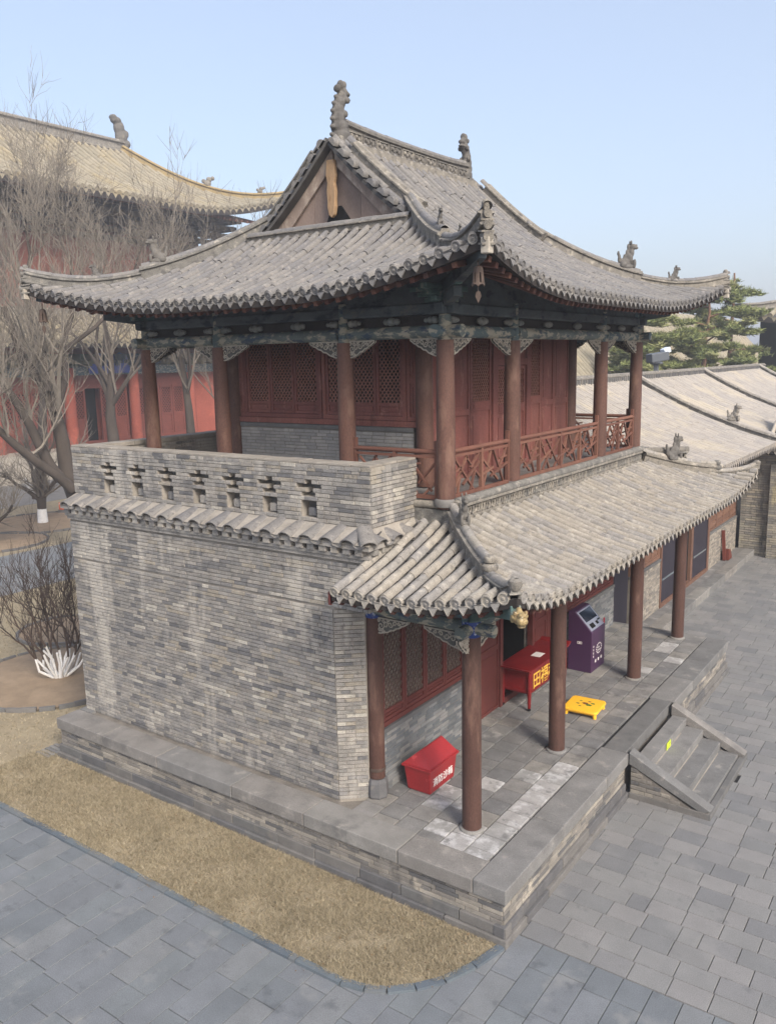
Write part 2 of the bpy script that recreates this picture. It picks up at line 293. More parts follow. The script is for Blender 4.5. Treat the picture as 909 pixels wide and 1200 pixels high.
def blades(x, y, h, w):
    n = len(x); a = rng.uniform(0, 2 * np.pi, n); t = rng.uniform(0, 2 * np.pi, n); lean = rng.uniform(.3, 1.5, n) * h
    hh = rng.uniform(.45, 1, n) * h; z = np.full(n, .015); v = np.empty((n, 3, 3))
    v[:, 0] = np.stack([x + np.cos(a) * w, y + np.sin(a) * w, z], 1); v[:, 1] = np.stack([x - np.cos(a) * w, y - np.sin(a) * w, z], 1)
    v[:, 2] = np.stack([x + np.cos(t) * lean, y + np.sin(t) * lean, z + hh], 1); return v.reshape(-1, 3)
def lump(x, y):                                       # tufts and thin patches
    return .5 + .25 * (np.sin(x * 5.1 + 1.7 * np.sin(y * 3.3)) + np.sin(y * 6.7 + 2.1 * np.sin(x * 2.3 + 1))) * .8 + rng.normal(0, .12, len(x))
xa = rng.uniform(-9.6, .0, 130000); ya = rng.uniform(-1.66, -.09, 130000); q_ = lump(xa, ya); k = (ya > curve_y(xa) - .01 + .05 * rng.random(len(xa))) & (q_ > rng.uniform(-.1, .62, len(xa))); xa, ya, q_ = xa[k], ya[k], q_[k]
va = blades(xa, ya, .03 + .05 * np.clip(q_, 0, 1), .0045)
xc = np.repeat(rng.uniform(-9.5, -.1, 1500), 14) + rng.normal(0, .012, 21000); yc = np.repeat(rng.uniform(-1.6, -.1, 1500), 14) + rng.normal(0, .012, 21000); k = yc > curve_y(xc); va = np.concatenate([va, blades(xc[k], yc[k], .075, .004)])
xb = rng.uniform(-24, -9.3, 60000); yb = rng.uniform(-1.55, 9, 60000); vb = blades(xb, yb, .05, .008)
vv = np.concatenate([va, vb]); n = len(vv) // 3
me = bpy.data.meshes.new('dry_grass'); me.vertices.add(len(vv)); me.vertices.foreach_set('co', (vv - np.array([-9, -1, 0])).ravel()); me.loops.add(len(vv)); me.loops.foreach_set('vertex_index', np.arange(len(vv)))
me.polygons.add(n); me.polygons.foreach_set('loop_start', np.arange(0, 3 * n, 3)); me.update(calc_edges=True)
at = me.attributes.new('rnd', 'FLOAT', 'FACE'); at.data.foreach_set('value', rng.random(n)); me.materials.append(m_grass)
tag(link(bpy.data.objects.new('dry_grass', me), None, (-9, -1, 0)), 'short dry straw-coloured grass covering the lawn strip beside the platform', 'grass', kind='stuff')
# cross path over the far lawn and forecourt of the hall
m = MB()
for y in np.arange(-1.5, 39, 1.2):
    for i, x in enumerate(np.arange(-25.4, -20.2, 1.3)): m.rnd().box(x, x + 1.29, y + (i % 2) * .5, y + 1.19 + (i % 2) * .5, -.02, .04)
m.build('lawn_path', m_path)['kind'] = 'structure'
m = MB()
for y in np.arange(0, 60, 1.5):
    for x in np.arange(-50, -37, 1.6): m.rnd().box(x, x + 1.59, y, y + 1.49, -.02, .035)
m.build('forecourt', m_paver)['kind'] = 'structure'
def bed(c, r, name='planting_bed'):
    m = MB(); n = 36; pr = [(0, .05)] + [(r * k, .05 + .03 * math.sin(k * 3)) for k in (.3, .6, .85, 1)]
    for i in range(4):
        for j in range(n):
            a, b2 = 2 * math.pi * j / n, 2 * math.pi * (j + 1) / n; q = []
            for rr, zz, t in ((pr[i][0], pr[i][1], a), (pr[i + 1][0], pr[i + 1][1], a), (pr[i + 1][0], pr[i + 1][1], b2), (pr[i][0], pr[i][1], b2)): q.append((c[0] + rr * math.cos(t), c[1] + rr * math.sin(t), zz))
            m.add(q, [(0, 1, 2, 3)])
    o = m.build(name, m_bed, smooth=True); o['kind'] = 'structure'
    for j in range(n):
        t = 2 * math.pi * (j + random.uniform(-.1, .1)) / n; k = MB(); p = V3((c[0] + r * math.cos(t), c[1] + r * math.sin(t), .05)); d = V3((-math.sin(t), math.cos(t), 0)) * math.pi * r / n * .9
        k.beam(p - d, p + d, .07, .1 + random.uniform(-.02, .04)).build('edging_brick', m_base, o)
    return o
bed((-12.6, 2.3), 2.0); bed((-30.3, 13.2), 2.6); bed((-15.4, 4.4), 1.25); bed((-28, 9.6), 2.0)
# ------------------------------------------------------------------ brick tools
def brick_face(F, u0, u1, z0, z1, bl=.265, bh=.052, j=.008, depth=.02, holes=(), back=.006, ragged=True):
    it = []; z = z0; c = 0
    while z + bh <= z1 + .012:
        zm = z + bh / 2; ints = [(u0, u1)]
        for (a, b, h0, h1) in holes:
            if h0 < zm < h1:
                nx = []
                for (p, q) in ints:
                    if b <= p or a >= q: nx.append((p, q))
                    else:
                        if a - p > .02: nx.append((p, a))
                        if q - b > .02: nx.append((b, q))
                ints = nx
        for (p, q) in ints:
            u = p; first = True
            while u < q - .015:
                l = bl * random.choice([1, 1, 1, .52, .95, 1.06, .9]) if ragged else bl
                if first: l *= (.5 if c % 2 else 1); first = False
                e = min(u + l, q)
                if q - e < .05: e = q
                dp = depth + random.uniform(-.004, .004)
                it.append(mat4(F.p(u, z, -back), F.u * (e - u - j), F.n * dp, (0, 0, bh * random.uniform(.94, 1.03)))); u = e
        z += bh + j; c += 1
    return it
ubrick = MB(); e = .04
ubrick.add([(0, 0, 0), (1, 0, 0), (1, 0, 1), (0, 0, 1), (0, .7, 0), (1, .7, 0), (1, .7, 1), (0, .7, 1), (.012, 1, e * 1.5), (.988, 1, e * 1.5), (.988, 1, 1 - e * 1.5), (.012, 1, 1 - e * 1.5)],
           [(8, 9, 10, 11)] + [(i, (i + 1) % 4, (i + 1) % 4 + 4, i + 4) for i in range(4)] + [(i + 4, (i + 1) % 4 + 4, (i + 1) % 4 + 8, i + 8) for i in range(4)])
# ------------------------------------------------------------------ stone platform
H0 = .75
plat = thing('stone_platform', (-4.5, 5.3, 0), 'grey brick terrace with long stone capping under the two-storey pavilion', 'platform')
FY = FR((0, 0, 0), (1, 0, 0), (0, -1, 0)); FX = FR((0, 0, 0), (0, 1, 0), (1, 0, 0)); FL = FR((-9, 0, 0), (0, -1, 0), (-1, 0, 0)); FE = FR((0, 10.6, 0), (-1, 0, 0), (0, 1, 0))
m = MB(); m.box(-8.98, -.02, .02, 10.58, 0, .7); m.build('core', m_mortar_dark, plat); m = MB(); m.box(-2.62, -.405, .385, 10.57, .7, .706); m.build('floor_bed', m_joint, plat)
it = brick_face(FY, -9, 0, .25, .55, .34, .052) + brick_face(FX, 0, 4.15, .25, .55, .34, .052) + brick_face(FX, 6.65, 10.6, .25, .55, .34, .052) + brick_face(FL, -4, 0, .25, .55, .34, .052) + brick_face(FE, 0, 2.6, .25, .55, .34, .052)
pieces(plat, 'brick', ubrick, it, m_brick_plat, 300, 'far_bricks')
def course(F, u0, u1, z0, z1, d0, d1, L, name, mat, parent, bev=.008, gap=.012):
    u = u0
    while u < u1 - .05:
        l = L * random.uniform(.8, 1.2); e2 = u + l if u1 - (u + l) > L * .45 else u1
        k = MB(); j = random.uniform(-.004, .004); k.fbox(F, u + gap / 2, e2 - gap / 2, z0, z1 + random.uniform(-.004, .003), d0, d1 + j); k.build(name, mat, parent, bevel=bev); u = e2
course(FY, -9.06, -.40, .55, .75, -.42, .055, 1.55, 'capstone', m_cap, plat, .012)
course(FX, -.055, 4.2, .55, .752, -.4, .055, 1.45, 'capstone', m_cap, plat, .012)
course(FX, 6.6, 10.62, .55, .752, -.4, .055, 1.3, 'capstone', m_cap, plat, .012)
course(FE, .41, 2.6, .55, .75, -.35, .04, .9, 'capstone', m_cap, plat, .012)
course(FL, -10.5, -.43, .55, .75, -.3, .05, 1.4, 'capstone', m_cap, plat, .012)
for F, a, b in ((FY, -9.05, .07), (FX, -.07, 4.15), (FX, 6.65, 10.65), (FE, -.05, 2.6), (FL, -4, .05)):
    course(F, a, b, .11, .25, -.1, .05, .8, 'plinth_stone', m_base, plat, .008); course(F, a - .02, b + .02, -.05, .108, -.1, .09, .7, 'plinth_stone', m_base, plat, .01)
m = MB(); m.fbox(FX, 4.2, 6.6, .55, .756, -.36, .01); m.build('threshold_stone', m_base, plat, bevel=.01)
tl = MB(); e = .012
tl.add([(0, 0, 0), (1, 0, 0), (1, 1, 0), (0, 1, 0), (0, 0, .8), (1, 0, .8), (1, 1, .8), (0, 1, .8), (e, e, 1), (1 - e, e, 1), (1 - e, 1 - e, 1), (e, 1 - e, 1)],
       [(8, 9, 10, 11)] + [(i, (i + 1) % 4, (i + 1) % 4 + 4, i + 4) for i in range(4)] + [(i + 4, (i + 1) % 4 + 4, (i + 1) % 4 + 8, i + 8) for i in range(4)])
ia, ib = [], []; xs = np.linspace(-2.62, -.41, 7); y = .39; c = 0
while y < 10.5:
    for i in range(6):
        w = xs[i + 1] - xs[i]; off = (.17 if i % 2 else 0)
        y0, y1 = y - off, y + .35 - off
        y0 = max(y0, .39)
        if 4.2 < (y0 + y1) / 2 < 6.6 and i == 5: pass
        M = mat4((xs[i], y0, .70), (w - .022, 0, random.uniform(-.003, .003)), (0, y1 - y0 - .022, random.uniform(-.003, .003)), (0, 0, .05 + random.uniform(-.003, .003)))
        pw = (.97 if i == 5 else .62 if i == 4 else .3 if i == 3 else .12) if y < 3.5 else (.12 if i >= 4 and y > 7.5 else .0)
        (ib if random.random() < pw else ia).append(M)
    y += .35
for i in (1, 3, 5): ia.append(mat4((xs[i], 10.42, .7), (xs[i + 1] - xs[i] - .008, 0, 0), (0, .15, 0), (0, 0, .05)))
pieces(plat, 'floor_tile', tl, ia, m_floor, 300); pieces(plat, 'floor_tile', tl, ib, m_floor_white, 300)
# ------------------------------------------------------------------ steps
st = thing('stone_steps', (.66, 5.4, 0), 'four-tread stone steps with sloping side slabs leading up onto the platform', 'steps')
m = MB(); m.box(0.075, 1.3, 4.22, 6.58, -.03, .08); m.build('foundation', m_base, st)
for i in range(4):
    zt = .6 - .15 * i; m = MB(); m.box(.3 * i + .02 + (.08 if i == 0 else 0), .3 * (i + 1) + .05, 4.405, 6.385, zt - .149, zt + random.uniform(-.002, .002)); m.build('tread', m_cap, st, bevel=.008)
    if i < 3: m = MB(); m.box(.3 * (i + 1) + .05, .3 * (i + 1) + .062 + random.random() * .01, 4.41, 6.0 + .3 * random.random(), zt - .147, zt - .138); m.build('mortar_joint', m_mortar, st)
FS0 = FR((0, 4.18, 0), (1, 0, 0), (0, -1, 0)); FS1 = FR((0, 6.61, 0), (1, 0, 0), (0, -1, 0))
for F in (FS0, FS1):
    m = MB(); m.prism(F, [(.07, .58), (.07, .775), (1.36, .14), (1.22, .08)], -.215 if F is FS0 else -.0, 0 if F is FS0 else .215); m.build('side_slab', m_cap, st, bevel=.01)
    m = MB(); m.prism(F, [(.105, .09), (.105, .555), (1.05, .1)], (-.19 if F is FS0 else .03), (-.02 if F is FS0 else .2)); o = m.build('infill_wall', m_mortar_dark, st)
    if F is FS0: pieces(o, 'brick', ubrick, [mm_ for q in range(6) for mm_ in brick_face(FR(F.O - F.n * .02, F.u, F.n), .105, .105 + max(.12, (.555 - (.1 + q * .072) - .075) * 2.08), .1 + q * .072, .16 + q * .072, .26, .058, .009, .02)], m_brick_plat, 60)
    m = MB(); m.fbox(F, .09, 1.33, -.03, .1, -.21 if F is FS0 else -.01, .012 if F is FS0 else .21); m.build('base_stone', m_base, st, bevel=.008)
m = MB(); m.box(1.26, 1.36, 4.17, 6.62, -.03, .095); m.build('base_stone', m_base, st, bevel=.008)
F = FR((.361, 5.2, .456), (0, 1, 0), (1, 0, 0))
m_sticker = mk('yellow_green_sticker', [(206, 222, 60)], .5, 3, .06, 0)
m = MB(); m.fbox(F, 0, .22, .0, .13, 0, .003); s_ = m.build('warning_sticker', m_sticker, st)
m = MB()
for a, b, c0, d0 in ((.03, .09, .03, .04), (.05, .06, .02, .1), (.12, .19, .03, .04), (.12, .19, .08, .09), (.15, .16, .03, .1)): m.fbox(F, a, b, c0, d0, .003, .0045)
m.build('printed_mark', mk('sticker_print', [(140, 160, 40)], .5, 3, .05, 0), s_)
sd = thing('side_steps', (-1.25, 11.3, 0), 'dark low stone steps against the far end of the platform', 'steps')
for i in range(3):
    for x in (-1.66, -1.26): m = MB(); m.box(x, x + .39, 10.7 + .5 * i, 11.21 + .5 * i, -.03 if i == 2 else .0, .5 - .15 * i); m.build('tread', m_base, sd, bevel=.01)
# drain grate in the lawn by the platform
dg = thing('drain_grate', (-9.3, -.05, 0), 'slotted stone drain cover in the grass at the platform end', 'drain')
m = MB(); m.box(-9.52, -9.1, -.28, .2, -.02, .03); m.build('frame', m_base, dg)
for i in range(5): m = MB(); m.box(-9.5, -9.12, -.25 + i * .09, -.19 + i * .09, .03, .05); m.build('bar', m_cap, dg)
# leaf litter on the lawn strip
lt = MB()
for k in range(420):
    x, y = random.uniform(-9.4, -.2), random.uniform(-1.85, -.1)
    if y < curve_y(x) - .2: continue
    a = random.random() * 6.28; s_ = random.uniform(.008, .018); c, s2 = math.cos(a) * s_, math.sin(a) * s_; z = .05 if y > curve_y(x) else .012
    lt.rnd().add([(x - c, y - s2, z), (x + s2 * .6, y - c * .6, z + .012), (x + c, y + s2, z + .004), (x - s2 * .6, y + c * .6, z + .014)], [(0, 1, 2, 3)])
tag(lt.build('leaf_litter', mk('dead_leaf', [(112, 88, 62), (134, 108, 78), (94, 76, 58), (148, 126, 96)], .95, 5, .2, 0)), 'scattered dead leaves on the dry lawn strip and its edging', 'leaves', kind='stuff')
# ------------------------------------------------------------------ pavilion: brick storey
pav = thing('pavilion', (-5, 5.7, .75), 'two-storey grey brick pavilion with tiled hip-and-gable roof and red-brown columns', 'pavilion')
wx, wy, wt = -2.95, .543, -2.33; wl = 8.97; py, px = .752, -2.41
wall = MB()
low = [(-wl + .01, wy + .01), (wx, wy + .01), (-2.62, .83), (-2.62, 4.77), (-4.6, 4.77), (-4.6, 6.05), (-2.62, 6.05), (-2.62, 11.2), (-wl + .01, 11.2)]
n = len(low); wall.add([(x, y, .7) for x, y in low] + [(x, y, 3.66) for x, y in low], [tuple(range(n - 1, -1, -1)), tuple(range(n, 2 * n))] + [(i, (i + 1) % n, (i + 1) % n + n, i + n) for i in range(n)])
wall.box(-wl + .01, wt - .01, wy + .01, 11.2, 3.662, 4.4); bw = wall.build('brick_wall', m_mortar, pav)
FW1 = FR((0, wy, 0), (1, 0, 0), (0, -1, 0)); FC = FR((wx, wy, 0), (-2.62 - wx, .83 - wy, 0), (.287, -.33, 0)); FR1 = FR((wt, 0, 0), (0, 1, 0), (1, 0, 0))
FLW = FR((-wl, 0, 0), (0, -1, 0), (-1, 0, 0))
it = brick_face(FW1, -wl, wx, .75, 3.66, holes=()) + brick_face(FC, 0, .44, .75, 3.66) + brick_face(FW1, -wl, wt, 3.666, 4.36) + brick_face(FR1, wy, 1.95, 3.666, 4.36) + brick_face(FLW, -3, -wy, .75, 4.36)
pieces(bw, 'brick', ubrick, it, m_brick, 300, 'upper_bricks')
# cornice
cor = MB(); cor.box(-wl - .03, wt + .03, wy - .04, 1.95, 4.362, 4.42); cor.box(-wl - .05, wt + .06, wy - .07, 1.95, 4.424, 4.475); cor.box(-wl - .08, wt + .12, wy - .13, 1.95, 4.56, 4.625); cor.box(-wl + .02, wt - .02, wy + .02, 1.95, 4.475, 4.56)
co = cor.build('cornice', m_brick, pav)
x = -wl
while x < wt: m = MB(); m.box(x, x + .12, wy - .11, wy + .05, 4.478, 4.556); m.build('dentil', m_brick, co); x += .21
y = wy
while y < 1.9: m = MB(); m.box(wt - .05, wt + .1, y, y + .12, 4.478, 4.556); m.build('dentil', m_brick, co); y += .21
arc = MB(); na = 8; vs = []
for yy in (0, 1):
    for rr in (1, .84):
        for i in range(na + 1): t = math.pi * i / na; s_ = 1 if yy == 0 else .93; vs.append((math.cos(t) * rr * s_, yy, math.sin(t) * rr * s_))
q = na + 1
for i in range(na): arc.f += [(i, i + 1, 2 * q + i + 1, 2 * q + i), (q + i + 1, q + i, 3 * q + i, 3 * q + i + 1), (i + 1, i, q + i, q + i + 1), (2 * q + i, 2 * q + i + 1, 3 * q + i + 1, 3 * q + i)]
arc.v = vs; arc.r = [0] * len(arc.f)
it = []; sp = .372; n = int((wt + .05 + wl) / sp)
for i in range(n + 1):
    c = V3((-wl + .1 + i * sp, wy - .17 + random.uniform(-.012, .012), 4.63 + random.uniform(-.008, .008))); r = random.uniform(-.02, .02)
    it.append(mat4(c, (.12, r * .2, 0), (r, .42, .13), (0, -.02, .066))); it.append(mat4(c + V3((sp / 2, .0, -.006)), (-.1, 0, 0), (r, .42, .13), (0, .02, -.055)))
for i in range(4):
    c = V3((wt + .17, wy + .12 + i * sp, 4.63)); it.append(mat4(c, (0, .12, 0), (-.36, 0, .12), (.02, 0, .066))); it.append(mat4(c + V3((0, sp / 2, -.006)), (0, -.1, 0), (-.36, 0, .12), (-.02, 0, -.055)))
it.append(mat4(V3((wt + .14, wy - .14, 4.635)), (.085, .085, 0), (-.3, .3, .13), (.02, -.02, .066)))
pieces(co, 'cornice_tile', arc, it, m_tile_up, 300, smooth=True)
m = MB(); m.add([(-wl - .1, wy - .15, 4.63), (wt + .13, wy - .15, 4.63), (wt + .13, 1.95, 4.63), (-wl - .1, 1.95, 4.63), (-wl - .06, py, 4.79), (px, py, 4.79), (px, 1.95, 4.79), (-wl - .06, 1.95, 4.79)], [(0, 1, 5, 4), (1, 2, 6, 5), (2, 3, 7, 6), (3, 0, 4, 7), (0, 3, 2, 1), (4, 5, 6, 7)]); m.build('tile_bed', m_mortar, co)
# parapet with cut-out pattern
par = MB(); par.mi = 1; par.box(-9.055, px - .01, py + .17, py + .30, 4.8, 5.56); par.mi = 0; par.box(px - .30, px - .012, py + .3, 1.86, 4.8, 5.56); par.box(-9.05, -8.77, py + .3, 10.2, 4.8, 5.56)  # back wall in darker stone, shade of the cut-outs put into its colour
holes = []; z0 = 4.80; ch = .06
for i in range(7):
    c = -8.04 + i * .757
    holes += [(c - .07, c + .06, z0 + 9 * ch, z0 + 10 * ch), (c - .23, c + .23, z0 + 8 * ch, z0 + 9 * ch), (c - .05, c + .08, z0 + 7 * ch, z0 + 8 * ch), (c - .14, c + .12, z0 + 6 * ch, z0 + 7 * ch), (c - .15, c + .14, z0 + 1 * ch, z0 + 5 * ch)]
FP = FR((0, py, 0), (1, 0, 0), (0, -1, 0)); z = z0
for i in range(13):                                   # mortar strips behind each course keep the openings open
    zz = z0 + i * ch; ints = [(-9.055, px - .01)]
    for (a, b, h0, h1) in holes:
        if h0 < zz + ch / 2 < h1: ints = [w for (p, q_) in ints for w in ([(p, q_)] if b <= p or a >= q_ else [(p, a), (b, q_)])]
    for (p, q_) in ints: par.fbox(FP, p, q_, zz - .009, zz + ch - .0092, -.171, -.008)
po = par.build('parapet', [m_mortar, m_base], pav)
it = brick_face(FP, -9.06, px, z0, 5.575, holes=holes, depth=.014, back=.006)
it += brick_face(FR((px, 0, 0), (0, 1, 0), (1, 0, 0)), py, 1.87, z0, 5.56) + brick_face(FR((-8.775, 0, 0), (0, 1, 0), (1, 0, 0)), py + .3, 9.5, 5.0, 5.56)
for i in range(7): c = -8.04 + i * .757; it.append(mat4(FP.p(c - .06, z0 + ch + .002, -.17), FP.u * .14, FP.n * .12, (0, 0, .13)))
pieces(po, 'brick', ubrick, it, m_brick, 300, 'far_bricks')
course(FP, -9.08, px + .02, 5.565, 5.62, -.32, .012, .3, 'coping_brick', m_brick, po, .004); course(FP, -9.08, px + .0, 5.622, 5.655, -.3, .0, .42, 'coping_brick', m_mortar, po, .006)
course(FR((px, 0, 0), (0, 1, 0), (1, 0, 0)), py + .32, 1.88, 5.565, 5.62, -.31, .012, .3, 'coping_brick', m_brick, po, .004); course(FR((px, 0, 0), (0, 1, 0), (1, 0, 0)), py + .3, 1.87, 5.622, 5.655, -.3, .0, .42, 'coping_brick', m_mortar, po, .006)
course(FR((-8.76, 0, 0), (0, 1, 0), (1, 0, 0)), py + .3, 10.2, 5.562, 5.64, -.3, .012, .9, 'coping_brick', m_mortar, po, .006)
# upper floor slab
m = MB(); m.box(-8.77, px - .3, py + .3, 1.86, 4.7, 5.03); m.box(-8.77, -1.74, 1.861, 10.2, 4.7, 5.03); m.build('balcony_floor', m_floor, pav)
# ------------------------------------------------------------------ veranda facade
FV = FR((-2.57, 0, 0), (0, 1, 0), (1, 0, 0))
def lattice(m, F, u0, u1, z0, z1, d0, d1, sp, bw_, k):
    L = math.hypot(1, k)
    for sg in (1, -1):
        w, h = u1 - u0, z1 - z0; step = sp * L
        c = -k * w if sg == 1 else 0; top = h if sg == 1 else h + k * w
        c += step / 2
        while c < top:                                # z = c + sg*k*u
            us = sorted([0, w] + [(zz - c) / (sg * k) for zz in (0, h)]); a, b = us[1], us[2]
            za, zb = c + sg * k * a, c + sg * k * b
            if -1e-6 <= a <= w + 1e-6 and b - a > .01 and -1e-3 < (za + zb) / 2 < h + 1e-3:
                A, B = F.p(u0 + a, z0 + za, (d0 + d1) / 2), F.p(u0 + b, z0 + zb, (d0 + d1) / 2 + (.004 if sg == 1 else 0))
                m.beam(A, B, bw_, d1 - d0, up=F.n)
            c += step
def framed(m, F, u0, u1, z0, z1, t, d0, d1):          # a rectangular frame of four bars
    m.fbox(F, u0, u1, z0, z0 + t, d0, d1); m.fbox(F, u0, u1, z1 - t, z1, d0, d1); m.fbox(F, u0, u0 + t, z0 + t, z1 - t, d0, d1 - .001); m.fbox(F, u1 - t, u1, z0 + t, z1 - t, d0, d1 - .001)
def window_bank(parent, F, u0, u1, z0, z1, n, mf, ml, sp, bar, k, rail=.2, label=None):
    w = MB(); framed(w, F, u0, u1, z0, z1, .07, -.06, .03); wo = w.build('window', mf, parent, bevel=.004)
    m = MB(); m.fbox(F, u0 + .02, u1 - .02, z0 + .02, z1 - .02, -.075, -.062); m.build('dark_backing', m_dark, wo)  # near-black sheet, the unlit room behind the lattice put into its colour
    pw = (u1 - u0 - .14) / n
    for i in range(n):
        a = u0 + .07 + i * pw; s = MB(); framed(s, F, a + .006, a + pw - .006, z0 + .075, z1 - .075, .05, -.04, .012)
        s.fbox(F, a + .05, a + pw - .05, z0 + .075 + rail, z0 + .12 + rail, -.04, .0115); s.fbox(F, a + .05, a + pw - .05, z0 + .12, z0 + .08 + rail, -.04, -.012); s.fbox(F, a + .085, a + pw - .085, z0 + .15, z0 + .055 + rail, -.012, .002)
        s.build('sash', mf, wo, bevel=.003)
        l = MB(); lattice(l, F, a + .05, a + pw - .05, z0 + .12 + rail, z1 - .12, -.03, -.01, sp, bar, k); l.build('lattice', ml, wo)
    return wo
def plank_panel(parent, F, u0, u1, z0, z1, mat, name='door_panel'):
    m = MB(); m.fbox(F, u0, u1, z0, z1, -.05, .0); framed(m, F, u0, u1, z0, z1, .06, 0, .022); zm = z0 + (z1 - z0) * .45
    m.fbox(F, u0 + .06, u1 - .06, zm - .05, zm + .05, 0, .02); m.fbox(F, u0 + .11, u1 - .11, z0 + .12, zm - .11, 0, .012); m.fbox(F, u0 + .11, u1 - .11, zm + .11, z1 - .12, 0, .012)
    return m.build(name, mat, parent, bevel=.004)
def dado(parent, F, u0, u1, z0, z1, name='dado_wall', mat=None, d=.06):
    m = MB(); m.fbox(F, u0, u1, z0 - .04, z1, -.06, d - .012); o = m.build(name, m_mortar_dark, parent)
    it = brick_face(FR(F.O + F.n * (d - .012), F.u, F.n), u0 + .005, u1 - .005, z0, z1, .24, .05, .007, .014)
    pieces(o, 'brick', ubrick, it, mat or m_dado, 200, 'far_bricks')
    m = MB(); m.fbox(F, u0, u1, z1, z1 + .07, -.05, d + .012); m.build('sill', m_base, o, bevel=.006); return o
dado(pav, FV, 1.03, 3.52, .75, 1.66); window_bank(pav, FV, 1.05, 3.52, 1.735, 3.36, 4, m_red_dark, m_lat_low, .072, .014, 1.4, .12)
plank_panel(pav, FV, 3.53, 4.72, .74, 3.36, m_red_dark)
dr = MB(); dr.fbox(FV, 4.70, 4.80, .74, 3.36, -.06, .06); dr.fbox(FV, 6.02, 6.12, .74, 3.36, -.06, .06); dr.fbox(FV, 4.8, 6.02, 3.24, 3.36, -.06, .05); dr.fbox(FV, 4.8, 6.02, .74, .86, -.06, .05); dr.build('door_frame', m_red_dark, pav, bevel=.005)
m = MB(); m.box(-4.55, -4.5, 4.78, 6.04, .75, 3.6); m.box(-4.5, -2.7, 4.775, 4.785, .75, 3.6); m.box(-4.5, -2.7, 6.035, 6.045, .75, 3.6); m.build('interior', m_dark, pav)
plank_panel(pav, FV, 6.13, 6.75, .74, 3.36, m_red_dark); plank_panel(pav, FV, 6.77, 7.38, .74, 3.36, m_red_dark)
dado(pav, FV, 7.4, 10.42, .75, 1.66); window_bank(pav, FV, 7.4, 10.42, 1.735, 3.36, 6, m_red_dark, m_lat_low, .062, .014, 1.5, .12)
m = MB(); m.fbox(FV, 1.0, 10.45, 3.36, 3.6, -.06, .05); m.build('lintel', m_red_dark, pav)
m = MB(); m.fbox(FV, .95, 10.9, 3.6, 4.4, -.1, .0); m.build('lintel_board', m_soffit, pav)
# veranda columns
def column(parent, x, y, z0, z1, r, mat, base_r=.0, taper=.93):
    m = MB(); m.lathe((x, y, 0), [(r, z0 + .02), (r * 1.0, z0 + .3), (r * .985, (z0 + z1) / 2), (r * taper, z1)], 24); o = m.build('column', mat, parent, smooth=50)
    return o
CY = [.932, 3.70, 7.38, 10.25]; CX = -.966
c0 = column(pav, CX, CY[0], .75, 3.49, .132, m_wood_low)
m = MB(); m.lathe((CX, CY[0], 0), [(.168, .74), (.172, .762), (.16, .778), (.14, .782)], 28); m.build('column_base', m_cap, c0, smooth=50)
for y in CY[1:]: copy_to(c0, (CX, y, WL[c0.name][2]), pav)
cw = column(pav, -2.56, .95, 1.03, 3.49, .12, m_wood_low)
m = MB(); m.lathe((-2.56, .95, 0), [(.155, .75), (.17, .78), (.16, .98), (.135, 1.04)], 8); m.build('column_base', m_base, cw); m = MB(); m.lathe((-2.56, .95, 0), [(.126, 1.16), (.13, 1.17), (.13, 1.20), (.126, 1.21)], 20); m.build('band', m_iron, cw)
# painted collars, beams, carved brackets
def carved(parent, c, du, dz_len, h, n, flip=False, name='carved_bracket'):
    """scroll-edged spandrel under a beam: c top inner corner, du unit direction away from the column"""
    F = FR(c, du, n); L = dz_len
    prof = [(0, 0), (L, 0), (L * .99, -.035), (L * .93, -.05), (L * .86, -.075), (L * .78, -.085), (L * .7, -.12), (L * .6, -.13), (L * .52, -.165), (L * .42, -.17), (L * .33, -.205), (L * .18, -h * .93), (L * .08, -h), (0, -h)]
    m = MB(); m.prism(F, prof, -.02, .02); o = m.build(name, m_carve_back, parent)
    s = MB()
    pts = [F.p(u, z + .006, .022) for u, z in prof[1:]]; s.tube(pts, .011, 4); s.tube([F.p(u, z + .006, -.022) for u, z in prof[1:]], .011, 4); s.tube([F.p(.0, -.01, .024), F.p(L, -.01, .024)], .011, 4)
    k = 0
    for (cu, cz, r) in ((.1, -.12, .055), (.27, -.1, .05), (.42, -.08, .045), (.57, -.06, .038), (.71, -.045, .03), (.84, -.03, .022), (.17, -.2 * h / .26, .03), (.03, -.05, .03), (.19, -.045, .03), (.34, -.035, .026), (.05, -.19 * h / .26, .03)):
        sg = 1 if k % 2 else -1; k += 1; sp = []
        for i in range(10): t = i / 9 * 4.6 * math.pi / 2; rr = r * (1 - .085 * i); sp.append(F.p(cu * L + rr * math.cos(t * sg), cz + rr * math.sin(t * sg), .026))
        s.tube(sp, .0095, 4); s.tube([p - F.n * .052 for p in sp], .0095, 4)
    s.build('scrollwork', m_carve, o); return o
col_axes = {}
for i, y in enumerate(CY):
    m = MB(); m.lathe((CX, y, 0), [(.118, 3.485), (.126, 3.5), (.126, 3.70), (.118, 3.71)], 16); m.build('painted_collar', m_blue, pav, smooth=50)
m = MB(); m.lathe((-2.56, .95, 0), [(.118, 3.485), (.126, 3.5), (.126, 3.70), (.118, 3.71)], 16); m.build('painted_collar', m_blue, pav, smooth=50)
def round_beam(a, b, r, mat, name='painted_beam', n=14):
    m = MB(); m.tube([a, b], r, n); return m.build(name, mat, pav, smooth=50)
round_beam((-2.5, CY[0], 3.6), (CX + .34, CY[0], 3.6), .085, m_paint)
ys = [CY[0] - .3] + CY[1:-1] + [CY[-1] + .35]
for a, b in zip(ys[:-1], ys[1:]): round_beam((CX, a + .002, 3.595), (CX, b, 3.595), .082, m_paint)
